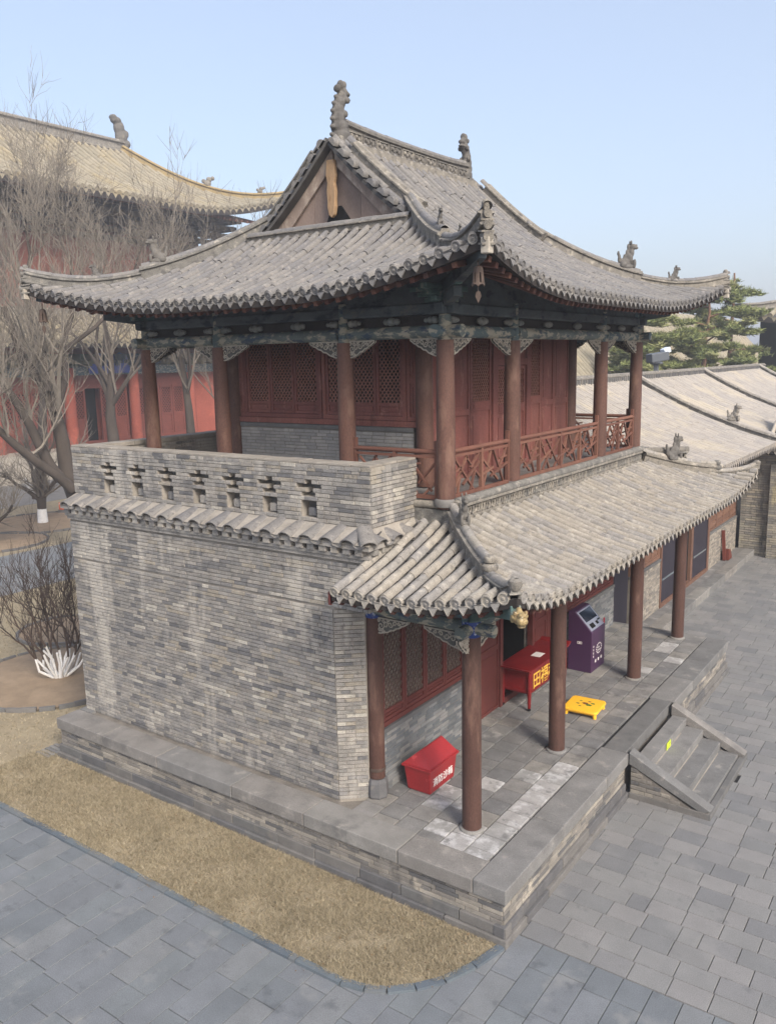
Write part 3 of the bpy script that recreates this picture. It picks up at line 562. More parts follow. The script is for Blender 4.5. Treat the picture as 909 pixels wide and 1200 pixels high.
for y in CY:                                          # stacked cloud-shaped blocks on the collars
    m = MB()
    for q, (r, z) in enumerate(((.2, 3.76), (.3, 3.845))): m.box(CX - r, CX + r, y - .035, y + .035, z - .035, z + .04); m.box(CX - .036, CX + .036, y - r, y + r, z - .036, z + .039)
    m.build('bracket_block', m_teal, pav, bevel=.015)
carved(pav, (CX - .1, CY[0], 3.505), (-1, 0, 0), .62, .24, (0, -1, 0)); carved(pav, (-2.45, CY[0], 3.505), (1, 0, 0), .5, .24, (0, -1, 0))
carved(pav, (CX, CY[0] - .1, 3.505), (0, -1, 0), .24, .22, (1, 0, 0))
for y in CY:
    if y < 10: carved(pav, (CX, y + .11, 3.505), (0, 1, 0), .5, .24, (1, 0, 0))
    if y > 1: carved(pav, (CX, y - .11, 3.505), (0, -1, 0), .5, .24, (1, 0, 0))
# ------------------------------------------------------------------ tile tools
barrel = MB(); na = 6
for yy, s_ in ((0, 1.0), (1, .95)):
    barrel.v += [(math.cos(math.pi * i / na) * s_, yy, math.sin(math.pi * i / na) * s_) for i in range(na + 1)]
barrel.f = [(i + 1, i, na + 1 + i, na + 2 + i) for i in range(na)] + [tuple(range(na + 1))]
panm = MB(); panm.v = [(-1, 0, .16), (-.5, 0, 0), (.5, 0, 0), (1, 0, .16), (-1, 1, .0), (-.5, 1, -.16), (.5, 1, -.16), (1, 1, .0)]; panm.f = [(0, 1, 5, 4), (1, 2, 6, 5), (2, 3, 7, 6), (1, 0, 3, 2)]
disc = MB(); nd = 12                                   # round eave-tile end with raised rim and boss
for r, y in ((1, .3), (1.0, -.15), (.8, -.17), (.74, -.06), (.34, -.06), (.22, -.14)): disc.v += [(r * math.cos(2 * math.pi * i / nd), y, r * math.sin(2 * math.pi * i / nd)) for i in range(nd)]
disc.f = [(k * nd + i, k * nd + (i + 1) % nd, (k + 1) * nd + (i + 1) % nd, (k + 1) * nd + i) for k in range(5) for i in range(nd)] + [tuple(range(5 * nd, 6 * nd))]
drip = MB(); pr = [(-1, .3), (-1, -.1), (-.86, -.45), (-.6, -.75), (-.3, -1.2), (0, -1.6), (.3, -1.2), (.6, -.75), (.86, -.45), (1, -.1), (1, .3), (.5, .1), (-.5, .1)]; n_ = len(pr)
drip.v = [(u, -.12 + .18 * u * u, z) for u, z in pr] + [(u, .1 + .18 * u * u, z) for u, z in pr]
drip.f = [tuple(range(n_)), tuple(range(2 * n_ - 1, n_ - 1, -1))] + [(i + n_, (i + 1) % n_ + n_, (i + 1) % n_, i) for i in range(n_)]
def frame_at(surf, s, e, de=.05):
    p0, p1 = V3(surf(s, e)), V3(surf(s, e + de)); ds = V3(surf(s + .03, e)) - V3(surf(s - .03, e))
    y = nrm(p1 - p0); x = nrm(ds - y * (ds @ y)); z = cross3(x, y)
    if z[2] < 0: x = -x; z = -z
    return p0, x, y, z
def tile_rows(surf, srange, emax, spacing, r, tl, out, emin=lambda s: 0, caps=True):
    n = int(round((srange[1] - srange[0]) / spacing)); spacing = (srange[1] - srange[0]) / n
    for i in range(n + 1):
        s = srange[0] + i * spacing; E_ = emax(s); e = emin(s); first = True
        if E_ - e > .06:
            while e < E_ - .04:
                l = min(tl * random.uniform(.94, 1.05), E_ - e)
                p, x, y, z = frame_at(surf, s, e, l); rr = r * random.uniform(.9, 1.08); L = np.linalg.norm(V3(surf(s, e + l)) - V3(surf(s, e)))
                tw = random.gauss(0, .024); sl_ = random.random() < .03; tw += random.gauss(0, .09) if sl_ else 0; y2 = nrm(y + x * tw); lift = random.uniform(0, .009) + (.012 if sl_ else 0)
                out['tile'].append(mat4(p + z * (.03 + lift) + x * random.gauss(0, .005), x * rr, y2 * L * 1.06 - z * .006, z * rr * 1.25))
                if first and caps and e < .02: out['cap'].append(mat4(p + z * (r * .42), x * r * 1.16, y * .1, z * r * 1.16))
                first = False; e += l
        if i < n:
            s2 = s + spacing / 2; E2 = emax(s2); e = emin(s2)
            if caps and E2 - e > .03 and e < .02:
                p, x, y, z = frame_at(surf, s2, e); out['drip'].append(mat4(p - y * .03 - z * .0, x * spacing * .30, nrm(y - z * .25) * .1, (nrm(z + y * .1) * .6 + V3((0, 0, .4))) * r * 1.05))
            while e < E2 - .04:
                l = min(tl * .8, E2 - e); p, x, y, z = frame_at(surf, s2, e, l); out['pan'].append(mat4(p + z * .006, x * spacing * .42, y * l * 1.1, z * .1)); e += l
def tile_set(parent, out, mt, keep_tile=300, keep_cap=160):
    pieces(parent, 'barrel_tile', barrel, out['tile'], mt, keep_tile, 'far_barrel_tiles', smooth=True, facing=2)
    pieces(parent, 'eave_tile_end', disc, out['cap'], mt, keep_cap, 'far_eave_tile_ends')
    pieces(parent, 'drip_tile', drip, out['drip'], mt, keep_cap, 'far_drip_tiles')
    pieces(parent, 'pan_tile', panm, out['pan'], m_pan, 0, 'pan_tiles')
newset = lambda: dict(tile=[], cap=[], drip=[], pan=[])
def roof_shell(m, surf, ss, emax, thick, ne=9):
    top = [[V3(surf(s, emax(s) * j / (ne - 1))) for j in range(ne)] for s in ss]
    m.mi = 0; m.sheet(top); m.mi = 1; bot = [[p - V3((0, 0, thick)) for p in row] for row in top]; m.sheet(bot, flip=True)
    m.sheet([[t[0] for t in top], [b[0] for b in bot]]); m.mi = 0
# ------------------------------------------------------------------ veranda roof
LE, LY0, LY1, LRUN, LX1 = .2, -.2, 11.42, 1.88, -2.36
def PL(e): t = max(e, -.1) / LRUN; return 4.13 + .61 * (.72 * t + .28 * t * t)
def Ldisp(a, b):
    c = max(0, (2.0 - max(a, b)) / 2.0) ** 2.2; w = max(0, 1 - max(min(a, b), 0) / LRUN) ** 1.4; return .1 * c * w, .36 * c * w
def surfLX(y, e):
    ey = min(y - LY0, LY1 - y); f, u = Ldisp(e, max(ey, 0)); sg = -1 if y - LY0 < LY1 - y else 1
    return (LE - e + f, y + sg * f, PL(e) + u)
def surfLY(x, e):
    f, u = Ldisp(e, max(LE - x, 0)); return (x + f, LY0 + e - f, PL(e) + u)
emLX = lambda y: max(0., min(LRUN, y - LY0, LY1 - y)); emLY = lambda x: max(0., min(LRUN, LE - x))
m = MB(); roof_shell(m, surfLX, np.linspace(LY0 + .001, LY1 - .001, 60), emLX, .1); roof_shell(m, surfLY, np.linspace(LX1, LE - .001, 24), emLY, .1)
a, b = V3(surfLX(LY1 - .001, 0)), V3(surfLX(LY1 - LRUN, LRUN)); m.mi = 0
m.add([a, (LX1, LY1, 4.13), (LX1, LY1 - LRUN, 4.74), b], [(0, 1, 2, 3)]); m.mi = 1; m.add([a - V3((0, 0, .1)), (LX1, LY1, 4.03), (LX1, LY1 - LRUN, 4.64), b - V3((0, 0, .1))], [(3, 2, 1, 0)])
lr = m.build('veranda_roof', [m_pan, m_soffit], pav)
out = newset(); tile_rows(surfLX, (LY0 + .16, LY1 - .16), lambda y: emLX(y) - .03, .208, .062, .3, out); tile_rows(surfLY, (LX1 + .05, LE - .15), lambda x: emLY(x) - .03, .205, .062, .3, out)
tile_set(lr, out, m_tile, 300, 170)
m = MB(); m.add([V3(surfLY(LX1, e)) + V3((-.02, 0, dz)) for dz in (-.15, .01) for e in np.linspace(0, LRUN, 6)] , [(i, i + 1, i + 7, i + 6) for i in range(5)]); m.add([V3(surfLY(LX1, e)) + V3((-.06, 0, dz)) for dz in (-.15, .01) for e in np.linspace(0, LRUN, 6)] , [(i + 6, i + 7, i + 1, i) for i in range(5)]); m.box(LX1 - .06, LX1 - .02, LY0 - .0, LY0 + .03, 3.97, 4.14); m.build('verge_board', m_red_dark, pav)
# rafters
ur = MB(); ur.add([(-.5, 0, -.5), (.5, 0, -.5), (.5, 0, .5), (-.5, 0, .5), (-.5, 1, -.5), (.5, 1, -.5), (.5, 1, .5), (-.5, 1, .5)], [(0, 1, 2, 3), (0, 4, 5, 1), (1, 5, 6, 2), (2, 6, 7, 3), (3, 7, 4, 0)])
def rafters(surf, srange, emax, sp, off, sz, inset, length, inner):
    it = []
    for s in np.arange(srange[0], srange[1], sp):
        E_ = emax(s)
        if E_ < .2: continue
        p, x, y, z = frame_at(surf, s, inset, .3); L = min(length, E_ - .05); q = V3(surf(s, inset + L)); d = q - p
        it.append(mat4(p - V3((0, 0, off)), x * sz, d, cross3(x, nrm(d)) * sz))
    return it
it = rafters(surfLX, (LY0 + .2, LY1 - .2), emLX, .2, .14, .06, .05, 1.2, 0) + rafters(surfLY, (LX1 + .1, LE - .2), emLY, .2, .14, .06, .05, 1.2, 0)
pieces(pav, 'veranda_rafter', ur, it, m_raft, 120, 'far_veranda_rafters')
m = MB(); m.tube([(-2.5, CY[0], 3.98), (CX, CY[0], 3.98)], .085, 12); m.tube([(CX, CY[0] - .4, 3.98), (CX, CY[-1] + .4, 3.98)], .085, 12); m.build('eave_purlin', m_paint_dark, pav, smooth=50)
m = MB(); m.box(-2.5, CX, CY[0] - .02, CY[0] + .02, 3.7, 3.9); m.box(CX - .02, CX + .02, CY[0], CY[-1], 3.7, 3.9); m.build('frieze_board', m_paint_dark, pav)
# hip rafter with gilded head at the near corner
tip = V3(surfLX(LY0 + .001, 0))
m = MB(); m.beam(V3((CX, CY[0], 3.92)), tip + V3((-.02, .02, -.17)), .14, .2, w2=.12, h2=.16); m.beam(V3((CX, CY[0], 3.74)), tip + V3((-.42, .42, -.3)), .13, .16, w2=.1, h2=.12); m.build('hip_rafter', m_teal, pav, bevel=.01)
hd = MB(); hc = tip + V3((.06, -.06, -.19)); q = 1 / math.sqrt(2); Rz = np.array([[q, q, 0], [-q, q, 0], [0, 0, 1]])
for off, rr in (((0, 0, 0), (.11, .1, .1)), ((.11, 0, -.02), (.07, .08, .06)), ((.1, 0, .06), (.06, .06, .035)), ((.03, .075, .07), (.03, .025, .035)), ((.03, -.075, .07), (.03, .025, .035)), ((.15, .04, .0), (.022, .022, .022)), ((.15, -.04, .0), (.022, .022, .022)), ((-.05, .09, -.02), (.05, .025, .06)), ((-.05, -.09, -.02), (.05, .025, .06)), ((.08, 0, -.09), (.05, .06, .03)), ((-.03, 0, .1), (.06, .04, .04)), ((.0, .1, .02), (.03, .02, .03)), ((.0, -.1, .02), (.03, .02, .03))): hd.ball(hc + Rz @ (V3(off) * .8), V3(rr) * .8, Rz)
o = hd.build('gilded_dragon_head', m_gold, pav, smooth=True); r_ = o.modifiers.new('remesh', 'REMESH'); r_.mode = 'VOXEL'; r_.voxel_size = .008; r_.use_smooth_shade = True
# ridge sections
def ridge_sec(w, h, r): return [(-w / 2, 0), (-w / 2 * 1.15, h * .12), (-w / 2 * .8, h * .2), (-w / 2 * .8, h * .68), (-w / 2 * 1.2, h * .74), (-w / 2 * 1.2, h * .84), (-w / 2 * .75, h * .88), (-w * .28, h), (w * .28, h), (w / 2 * .75, h * .88), (w / 2 * 1.2, h * .84), (w / 2 * 1.2, h * .74), (w / 2 * .8, h * .68), (w / 2 * .8, h * .2), (w / 2 * 1.15, h * .12), (w / 2, 0)]
def ridge(pts, w, h, name='hip_ridge', parent=None, mat=None):
    m = MB(); m.sweep(pts, ridge_sec(w, h, 0)); return m.build(name, mat or m_ridge, parent or pav, smooth=35)
def half_round_run(pts, r, parent, mat, name='ridge_cap_tile', L=.3):   # cap tiles laid along a ridge
    it = []; pts = [V3(p) for p in pts]; d = np.cumsum([0] + [np.linalg.norm(b - a) for a, b in zip(pts[:-1], pts[1:])]); n = max(1, int(d[-1] / L))
    at_ = lambda t: np.array([np.interp(t, d, [p[k] for p in pts]) for k in range(3)])
    for i in range(n):
        a, b = at_(d[-1] * i / n), at_(d[-1] * (i + 1) / n); y = b - a; x = nrm(cross3(y, (0, 0, 1))); z = cross3(x, nrm(y)); it.append(mat4(a + V3((0, 0, random.uniform(0, .01))), x * r * random.uniform(.95, 1.05), y * 1.05, z * r))
    pieces(parent, name, barrel, it, mat, 80, smooth=True)
hp = [V3(surfLX(LY0 + e, e)) for e in np.linspace(LRUN, .02, 12)]
for i, (pts, sy) in enumerate(((hp, -1), ([V3(surfLX(LY1 - e, e)) for e in np.linspace(LRUN, .02, 12)], 1))):
    up_ = [p + V3((0, 0, -.02)) for p in pts[:8]]; o = ridge(up_, .17, .3); half_round_run([p + V3((0, 0, .27)) for p in pts[:8]], .06, o, m_tile)
    lo = [p + V3((0, 0, -.01)) for p in pts[7:]]; lo[-1] = lo[-1] + V3((0, 0, .05)); o2 = ridge(lo, .14, .14, 'hip_ridge_toe'); half_round_run([p + V3((0, 0, .12)) for p in lo], .06, o2, m_tile, L=.2)
    e_ = pts[7] + V3((.05, sy * .05, .28)); m = MB()      # stacked tile roundels closing the upper hip ridge
    for k, (z, r) in enumerate(((-.2, .075), (-.09, .1), (.01, .075))): m.lathe(e_ + V3((0, 0, z)), [(r * .9, -.03), (r, -.015), (r, .03), (r * .7, .055)], 14)
    m.build('hip_end_roundel', m_ridge, pav, smooth=40); m = MB(); m.lathe(V3(lo[-1]) + V3((-.03, -sy * .03, .1)), [(.05, -.06), (.075, -.02), (.075, .05), (.045, .075)], 12); m.build('hip_end_roundel', m_ridge, pav, smooth=40)
def remeshed(mb, name, mat, parent, vox=.016):
    o = mb.build(name, mat, parent, smooth=True); r_ = o.modifiers.new('remesh', 'REMESH'); r_.mode = 'VOXEL'; r_.voxel_size = vox; r_.use_smooth_shade = True; return o
def beast(c, yaw, s, name='ridge_beast', mat=None, lean=0.):      # a crouching roof beast, head up
    ca, sa = math.cos(yaw), math.sin(yaw); Rm = np.array([[ca, -sa, 0], [sa, ca, 0], [0, 0, 1]]); m = MB(); c = V3(c)
    for off, rr in (((-.02, 0, .03), (.16, .07, .05)), ((-.05, 0, .1), (.12, .065, .08)), ((.03, 0, .16), (.07, .06, .1)), ((.07, 0, .27), (.05, .045, .09)), ((.09, 0, .36), (.065, .05, .055)), ((.15, 0, .345), (.045, .035, .028)), ((.145, 0, .39), (.035, .03, .016)), ((.05, .03, .43), (.016, .014, .045)), ((.05, -.03, .43), (.016, .014, .045)), ((.01, 0, .36), (.03, .02, .06)), ((-.01, 0, .27), (.03, .02, .05)), ((-.05, 0, .2), (.035, .02, .045)), ((-.15, 0, .16), (.03, .025, .09)), ((-.17, 0, .25), (.025, .02, .05)), ((.11, .05, .08), (.03, .025, .08)), ((.11, -.05, .08), (.03, .025, .08)), ((-.1, .06, .06), (.06, .03, .05)), ((-.1, -.06, .06), (.06, .03, .05))): m.ball(c + Rm @ (V3(off) * s), V3(rr) * s, Rm)
    return remeshed(m, name, mat or m_ridge_dark, pav, .011 * s)
beast(hp[2] + V3((.05, -.05, .26)), R(-45), .95); beast(V3(surfLX(LY1 - LRUN * .72, LRUN * .72)) + V3((0, 0, .24)), R(60), 1.25)
# pierced balcony cornice above the veranda roof
def pierced(a, b, n3, zb, zt, name='pierced_cornice'):
    a, b = V3(a), V3(b); u = nrm(b - a); F = FR((a[0], a[1], 0), u, n3); L = np.linalg.norm((b - a)[:2]); m = MB()
    m.fbox(F, 0, L, zb, zb + .05, -.1, .06); m.fbox(F, -.0, L, zb + .05, zb + .09, -.1, .03); m.fbox(F, 0, L, zt - .12, zt - .08, -.12, .045)
    o = m.build(name, m_ridge, pav, bevel=.006); m = MB(); m.tube([F.p(-.02, zt - .045, -.02), F.p(L + .02, zt - .045, -.02)], .07, 10); m.build('coping', m_ridge, o, smooth=50)
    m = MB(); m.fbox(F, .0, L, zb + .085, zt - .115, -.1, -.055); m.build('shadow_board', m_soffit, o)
    w = .16; k = int(L / w); w = L / k; h = zt - .12 - zb - .09
    mm = MB()                                          # one pierced tile: two crossing arcs
    for sg in (1, -1):
        pts = [(w * t, zb + .09 + h * (.5 + .5 * sg * math.cos(math.pi * 2 * t)), 0) for t in np.linspace(0, 1, 9)]
        mm.tube([(p[0] - 0, (.0 if sg == 1 else .006), p[1]) for p in pts], .017, 5)
    it = [mat4(F.p(i * w, 0, -.01), F.u, -F.n, (0, 0, 1)) for i in range(k)]
    pieces(o, 'pierced_tile', mm, it, m_ridge, 120); return o
pierced((-1.70, 1.86, 0), (-1.70, 9.62, 0), (1, 0, 0), 4.73, 5.09)
FA = FR((0, 1.80, 0), (1, 0, 0), (0, -1, 0)); m = MB(); m.fbox(FA, -2.41, -1.70, 4.6, 4.93, -.06, .02); m.fbox(FA, -2.41, -1.68, 4.6, 4.72, -.06, .05); m.build('corner_cornice', m_ridge, pav, bevel=.01)
m = MB(); m.tube([FA.p(-2.44, 4.98, -.02), FA.p(-1.68, 5.0, -.02)], .06, 10); m.tube([(-1.70, 1.8, 5.01), (-1.72, 1.92, 5.05)], .065, 10); m.build('corner_coping', m_ridge, pav, smooth=50)
pierced((-1.68, 9.64, 0), (-.95, 10.35, 0), (.7, -.7, 0), 4.72, 5.04)
# ------------------------------------------------------------------ upper storey: columns, beams, carved spandrels
UX = [-8.169, -6.325, -3.653, -1.904]; UY = [1.867, 3.891, 7.648, 9.658]; ZF = 5.03; ZB = 7.28
u0_ = column(pav, UX[3], UY[0], ZF - .1, ZB + .02, .135, m_wood, taper=.9); first = True
m = MB(); m.lathe((UX[3], UY[0], 0), [(.17, ZF - .05), (.175, ZF + .03), (.145, ZF + .06)], 20); m.build('column_base', m_base, u0_, smooth=50)
for x in UX:
    for y in UY:
        if (x in (UX[0], UX[3]) or y in (UY[0], UY[3])) and not (x == UX[3] and y == UY[0]): copy_to(u0_, (x, y, WL[u0_.name][2]), pav)
for x in UX:
    for y in UY:
        if x in (UX[0], UX[3]) or y in (UY[0], UY[3]): m = MB(); m.lathe((x, y, 0), [(.09, ZB), (.1, ZB + .02), (.1, 7.5), (.085, 7.52), (.085, 7.86)], 14); m.build('column_head', m_paint, pav, smooth=50)
def upper_side(F, us, sgn):
    for i, (a, b) in enumerate(zip(us[:-1], us[1:])):
        a2 = a - (.28 if i == 0 else -.1); b2 = b + (.28 if i == len(us) - 2 else -.1)
        m = MB(); m.tube([F.p(a2, ZB + .135, 0), F.p(b2, ZB + .135, 0)], .09, 14); m.build('painted_beam', m_paint, pav, smooth=50)
        m = MB(); m.fbox(F, a + (-.18 if i == 0 else .0), b + (.18 if i == len(us) - 2 else 0), 7.645, 7.80, -.075 - sgn * .001, .075 + sgn * .001); m.build('upper_beam', m_paint_dark, pav, bevel=.02)
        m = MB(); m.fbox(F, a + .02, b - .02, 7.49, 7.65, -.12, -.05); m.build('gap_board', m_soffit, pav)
        L = b - a
        for k in range(1, 3 if L > 2.2 else 2):
            c = a + L * k / (3 if L > 2.2 else 2); cl = MB()
            for du, r in ((-.09, .04), (0, .055), (.09, .04), (-.045, .035), (.045, .035)): cl.ball(F.p(c + du, 7.572, .02), (r * 1.3, r * 1.3, r * 1.15), seg=8, ring=6)
            cl.build('cloud_block', m_carve_grey, pav, smooth=True)
        for c, du in ((a, 1), (b, -1)):
            cl = MB()
            for dd, r in ((.15, .045), (.22, .04), (.29, .028)): cl.ball(F.p(c + du * dd, 7.572, .02), (r * 1.3, r * 1.3, r * 1.15), seg=8, ring=6)
            cl.build('cloud_block', m_carve_grey, pav, smooth=True)
            carved(pav, F.p(c + du * .11, ZB + .05, 0), F.u * du, .56 if L > 1.9 else .45, .25, F.n)
upper_side(FR((0, UY[0], 0), (1, 0, 0), (0, -1, 0)), UX, 0); upper_side(FR((UX[3], 0, 0), (0, 1, 0), (1, 0, 0)), UY, 1)
upper_side(FR((0, UY[3], 0), (1, 0, 0), (0, 1, 0)), UX, 0); upper_side(FR((UX[0], 0, 0), (0, 1, 0), (-1, 0, 0)), UY, 1)
m = MB(); m.box(UX[0] - .05, UX[3] + .05, UY[0] - .04, UY[0] + .04, 7.80, 8.25); m.box(UX[0] - .05, UX[3] + .05, UY[3] - .04, UY[3] + .04, 7.80, 8.25); m.box(UX[0] - .04, UX[0] + .04, UY[0], UY[3], 7.80, 8.25); m.box(UX[3] - .04, UX[3] + .04, UY[0], UY[3], 7.80, 8.25); m.build('frieze_board', m_paint_dark, pav)
# ------------------------------------------------------------------ upper room
RX0, RX1, RY0, RY1 = -7.1, -2.95, 2.95, 8.6
m = MB(); m.box(RX0 + .06, RX1 - .08, RY0 + .08, RY1 - .06, ZF, 8.6); m.build('room_core', m_soffit, pav)
FRY = FR((0, RY0, 0), (1, 0, 0), (0, -1, 0)); FRX = FR((RX1, 0, 0), (0, 1, 0), (1, 0, 0))
dado(pav, FRY, RX0 + .15, RX1 - .17, ZF, 5.90, mat=m_dado_up)
m = MB(); m.fbox(FRY, RX0 + .12, RX1 - .12, 5.975, 6.07, -.05, .05); m.build('sill_beam', m_red, pav, bevel=.006)
window_bank(pav, FRY, -6.85, -5.02, 6.075, 7.5, 3, m_red, m_lat, .06, .017, 1.25, .16); window_bank(pav, FRY, -5.0, -3.28, 6.075, 7.5, 3, m_red, m_lat, .06, .017, 1.25, .16)
plank_panel(pav, FRY, -3.27, RX1 - .1, 6.075, 7.5, m_red); plank_panel(pav, FRY, RX0 + .1, -6.86, 6.075, 7.5, m_red)
m = MB(); m.fbox(FRY, RX0, RX1, 7.5, 8.3, -.05, .03); m.build('head_board', m_red_dark, pav)
m = MB(); m.fbox(FRX, RY0, RY1, 7.5, 8.3, -.05, .031); m.build('head_board', m_red_dark, pav)
for x, y in ((RX1, RY0), (RX0, RY0), (RX1, RY1), (RX0, RY1)): column(pav, x, y, ZF, 7.9, .14, m_wood)
def door_leaf(F, u0, u1, z0, z1, zl, name='door'):
    m = MB(); framed(m, F, u0, u1, z0, z1, .06, -.03, .025); m.fbox(F, u0 + .06, u1 - .06, zl - .16, zl, -.03, .024); m.fbox(F, u0 + .055, u1 - .055, z0 + .055, zl - .15, -.03, .0); m.fbox(F, u0 + .1, u1 - .1, z0 + .12, zl - .24, 0, .012); m.fbox(F, u0 + .09, u1 - .09, zl - .12, zl - .04, .024, .032)
    o = m.build(name, m_red, pav, bevel=.004); m = MB(); m.fbox(F, u0 + .05, u1 - .05, zl - .01, z1 - .05, -.03, -.026); m.build('dark_backing', m_dark, o); m = MB(); lattice(m, F, u0 + .06, u1 - .06, zl, z1 - .06, -.02, .0, .06, .016, 1.4); m.build('lattice', m_lat, o); return o  # sheet behind the lattice is painted near-black as the dark room inside
plank_panel(pav, FRX, RY0 + .12, 4.35, ZF, 7.5, m_red)
door_leaf(FRX, 4.36, 5.10, ZF, 7.5, 6.3); m = MB(); m.fbox(FRX, 5.11, 5.28, ZF, 7.5, -.04, .06); m.fbox(FRX, 6.45, 6.62, ZF, 7.5, -.04, .06); m.fbox(FRX, 5.28, 6.45, 6.9, 7.02, -.04, .058); m.fbox(FRX, 5.28, 6.45, 7.02, 7.5, -.04, .02); m.build('door_frame', m_red, pav, bevel=.006)
for a in (5.3, 5.88): d_ = door_leaf(FRX, a, a + .56, ZF, 6.89, 6.2); 
m = MB(); m.tube([FRX.p(5.84, 5.95, .03), FRX.p(5.84, 5.95, .06), FRX.p(5.84, 5.85, .06), FRX.p(5.84, 5.85, .03)], .01, 5); m.build('door_pull', m_iron, d_)
door_leaf(FRX, 6.63, 7.15, ZF, 7.5, 6.3); plank_panel(pav, FRX, 7.16, 7.75, ZF, 7.5, m_red); plank_panel(pav, FRX, 7.76, RY1 - .12, ZF, 7.5, m_red)
# ------------------------------------------------------------------ balcony railings
PAT = [[(0, 0, .55, 1), (.1, .95, .75, .0), (.35, .2, .95, .75), (.5, .95, 1, .3), (.0, .55, .4, .75), (.62, 0, .8, .55), (.2, 0, .3, .55), (.65, .62, .95, 1)], [(.05, 0, .35, 1), (0, .8, .6, .1), (.3, .25, 1, .55), (.45, 1, .85, 0), (.6, .3, .95, 1), (0, .35, .4, .5), (.7, .7, 1, .75)], [(.5, 0, .05, 1), (.0, .25, .55, .6), (.3, 1, .9, .1), (.55, .3, 1, .9), (.15, .0, .45, .45), (.7, 0, 1, .35), (.1, .75, .6, .85)]]
def railing(F, u0, u1, n, zt=5.74, zb=5.06):
    m = MB(); m.tube([F.p(u0, zt, 0), F.p(u1, zt, 0)], .036, 8); o = m.build('railing', m_rail, pav, smooth=50)
    m = MB(); m.fbox(F, u0, u1, zb, zb + .06, -.025, .025); m.fbox(F, u0, u1, zt - .09, zt - .05, -.022, .022); m.build('rail', m_rail, o)
    pw = (u1 - u0) / n
    for i in range(n + 1): m = MB(); c = u0 + i * pw; c = min(max(c, u0 + .025), u1 - .025); m.fbox(F, c - .025, c + .025, ZF, zt + (.16 if i in (0, n) else 0), -.028, .028); m.build('baluster_post', m_rail, o)
    for i in range(n):
        for q, (a, b, c, d) in enumerate(random.choice(PAT)):
            w, h = pw - .07, zt - .09 - zb - .06; A = F.p(u0 + i * pw + .035 + a * w, zb + .06 + b * h, -.008 + .008 * (q % 3)); B = F.p(u0 + i * pw + .035 + c * w, zb + .06 + d * h, -.008 + .008 * (q % 3)); m = MB(); m.beam(A, B, .03, .032, up=F.n); m.build('slat', m_rail, o)
FB = FR((UX[3], 0, 0), (0, 1, 0), (1, 0, 0)); FBf = FR((0, UY[0], 0), (1, 0, 0), (0, -1, 0))
for (a, b, n) in ((UY[0], UY[1], 2), (UY[1], UY[2], 4), (UY[2], UY[3], 2)): railing(FB, a + .13, b - .13, n)
railing(FBf, UX[2] + .13, UX[3] - .13, 2)
FBb = FR((0, UY[3], 0), (1, 0, 0), (0, 1, 0)); railing(FBb, UX[2] + .13, UX[3] - .13, 2)
# ------------------------------------------------------------------ upper roof
XC, YC, AX, AY, GY = -5.03, 5.76, 4.28, 5.04, 2.36
_pe = np.array([0, .88, 1.68, 2.48, 3.24, 3.78, 4.28]); _pz = np.array([7.93, 8.26, 8.66, 9.14, 9.72, 10.2, 10.7]); _pc = np.polyfit(_pe, _pz, 3)
def PU(e): return float(np.polyval(_pc, max(e, 0))) - .3 * max(-e, 0)
def Udisp(a, b):
    c = max(0, (3.3 - max(a, b)) / 3.3) ** 2.1; w = max(0, 1 - max(min(a, b), 0) / 3.0) ** 1.6; return .26 * c * w, .47 * c * w
def mkX(sx):
    def f(y, e):
        ey = max(AY - abs(y - YC), 0); f_, u = Udisp(e, ey); sg = 1 if y > YC else -1; return (XC + sx * (AX - e + f_), y + sg * f_, PU(e) + u)
    return f
def mkY(sy):
    def f(x, e):
        ex = max(AX - abs(x - XC), 0); f_, u = Udisp(e, ex); sg = 1 if x > XC else -1; return (x + sg * f_, YC + sy * (AY - e + f_), PU(e) + u)
    return f
SX, SXn, SY, SYp = mkX(1), mkX(-1), mkY(-1), mkY(1)
ESK = 2.5
emX = lambda y: AX if abs(y - YC) < GY else max(0., AY - abs(y - YC)); emY = lambda x: max(0., min(ESK, AX - abs(x - XC)))
m = MB()
yy_ = sorted(list(np.linspace(YC - AY + .002, YC + AY - .002, 70)) + [YC - GY - .001, YC - GY + .001, YC + GY - .001, YC + GY + .001])
for S in (SX, SXn):
    g1 = [y for y in yy_ if y <= YC - GY - .0005]; g2 = [y for y in yy_ if abs(y - YC) < GY]; g3 = [y for y in yy_ if y >= YC + GY + .0005]
    for gg in (g1, g2, g3): roof_shell(m, S, gg, emX, .12, 14)
for S in (SY, SYp): roof_shell(m, S, np.linspace(XC - AX + .002, XC + AX - .002, 60), emY, .12, 10)
upr = m.build('upper_roof', [m_pan, m_soffit], pav)
out = newset()
for S in (SY, SX): 
    if S is SY: tile_rows(S, (XC - AX + .16, XC + AX - .16), lambda x: emY(x) - .02, .21, .056, .36, out)
    else: tile_rows(S, (YC - AY + .16, YC + AY - .16), lambda y: emX(y) - .05, .212, .056, .36, out)
tile_rows(SXn, (YC - AY + .16, YC + AY - .16), lambda y: emX(y) - .05, .194, .058, .3, out); tile_rows(SYp, (XC - AX + .16, XC + AX - .16), lambda x: emY(x) - .02, .192, .058, .3, out)
tile_set(upr, out, m_tile_up, 300, 130)
it = rafters(SX, (YC - AY + .25, YC + AY - .25), emX, .194, .165, .065, .07, 1.3, 0) + rafters(SY, (XC - AX + .25, XC + AX - .25), emY, .192, .165, .065, .07, 1.3, 0) + rafters(SXn, (YC - AY + .25, YC + AY - .25), emX, .25, .165, .065, .07, 1.3, 0) + rafters(SYp, (XC - AX + .25, XC + AX - .25), emY, .25, .165, .065, .07, 1.3, 0)
pieces(pav, 'eave_rafter', ur, it, m_raft, 130, 'far_eave_rafters')
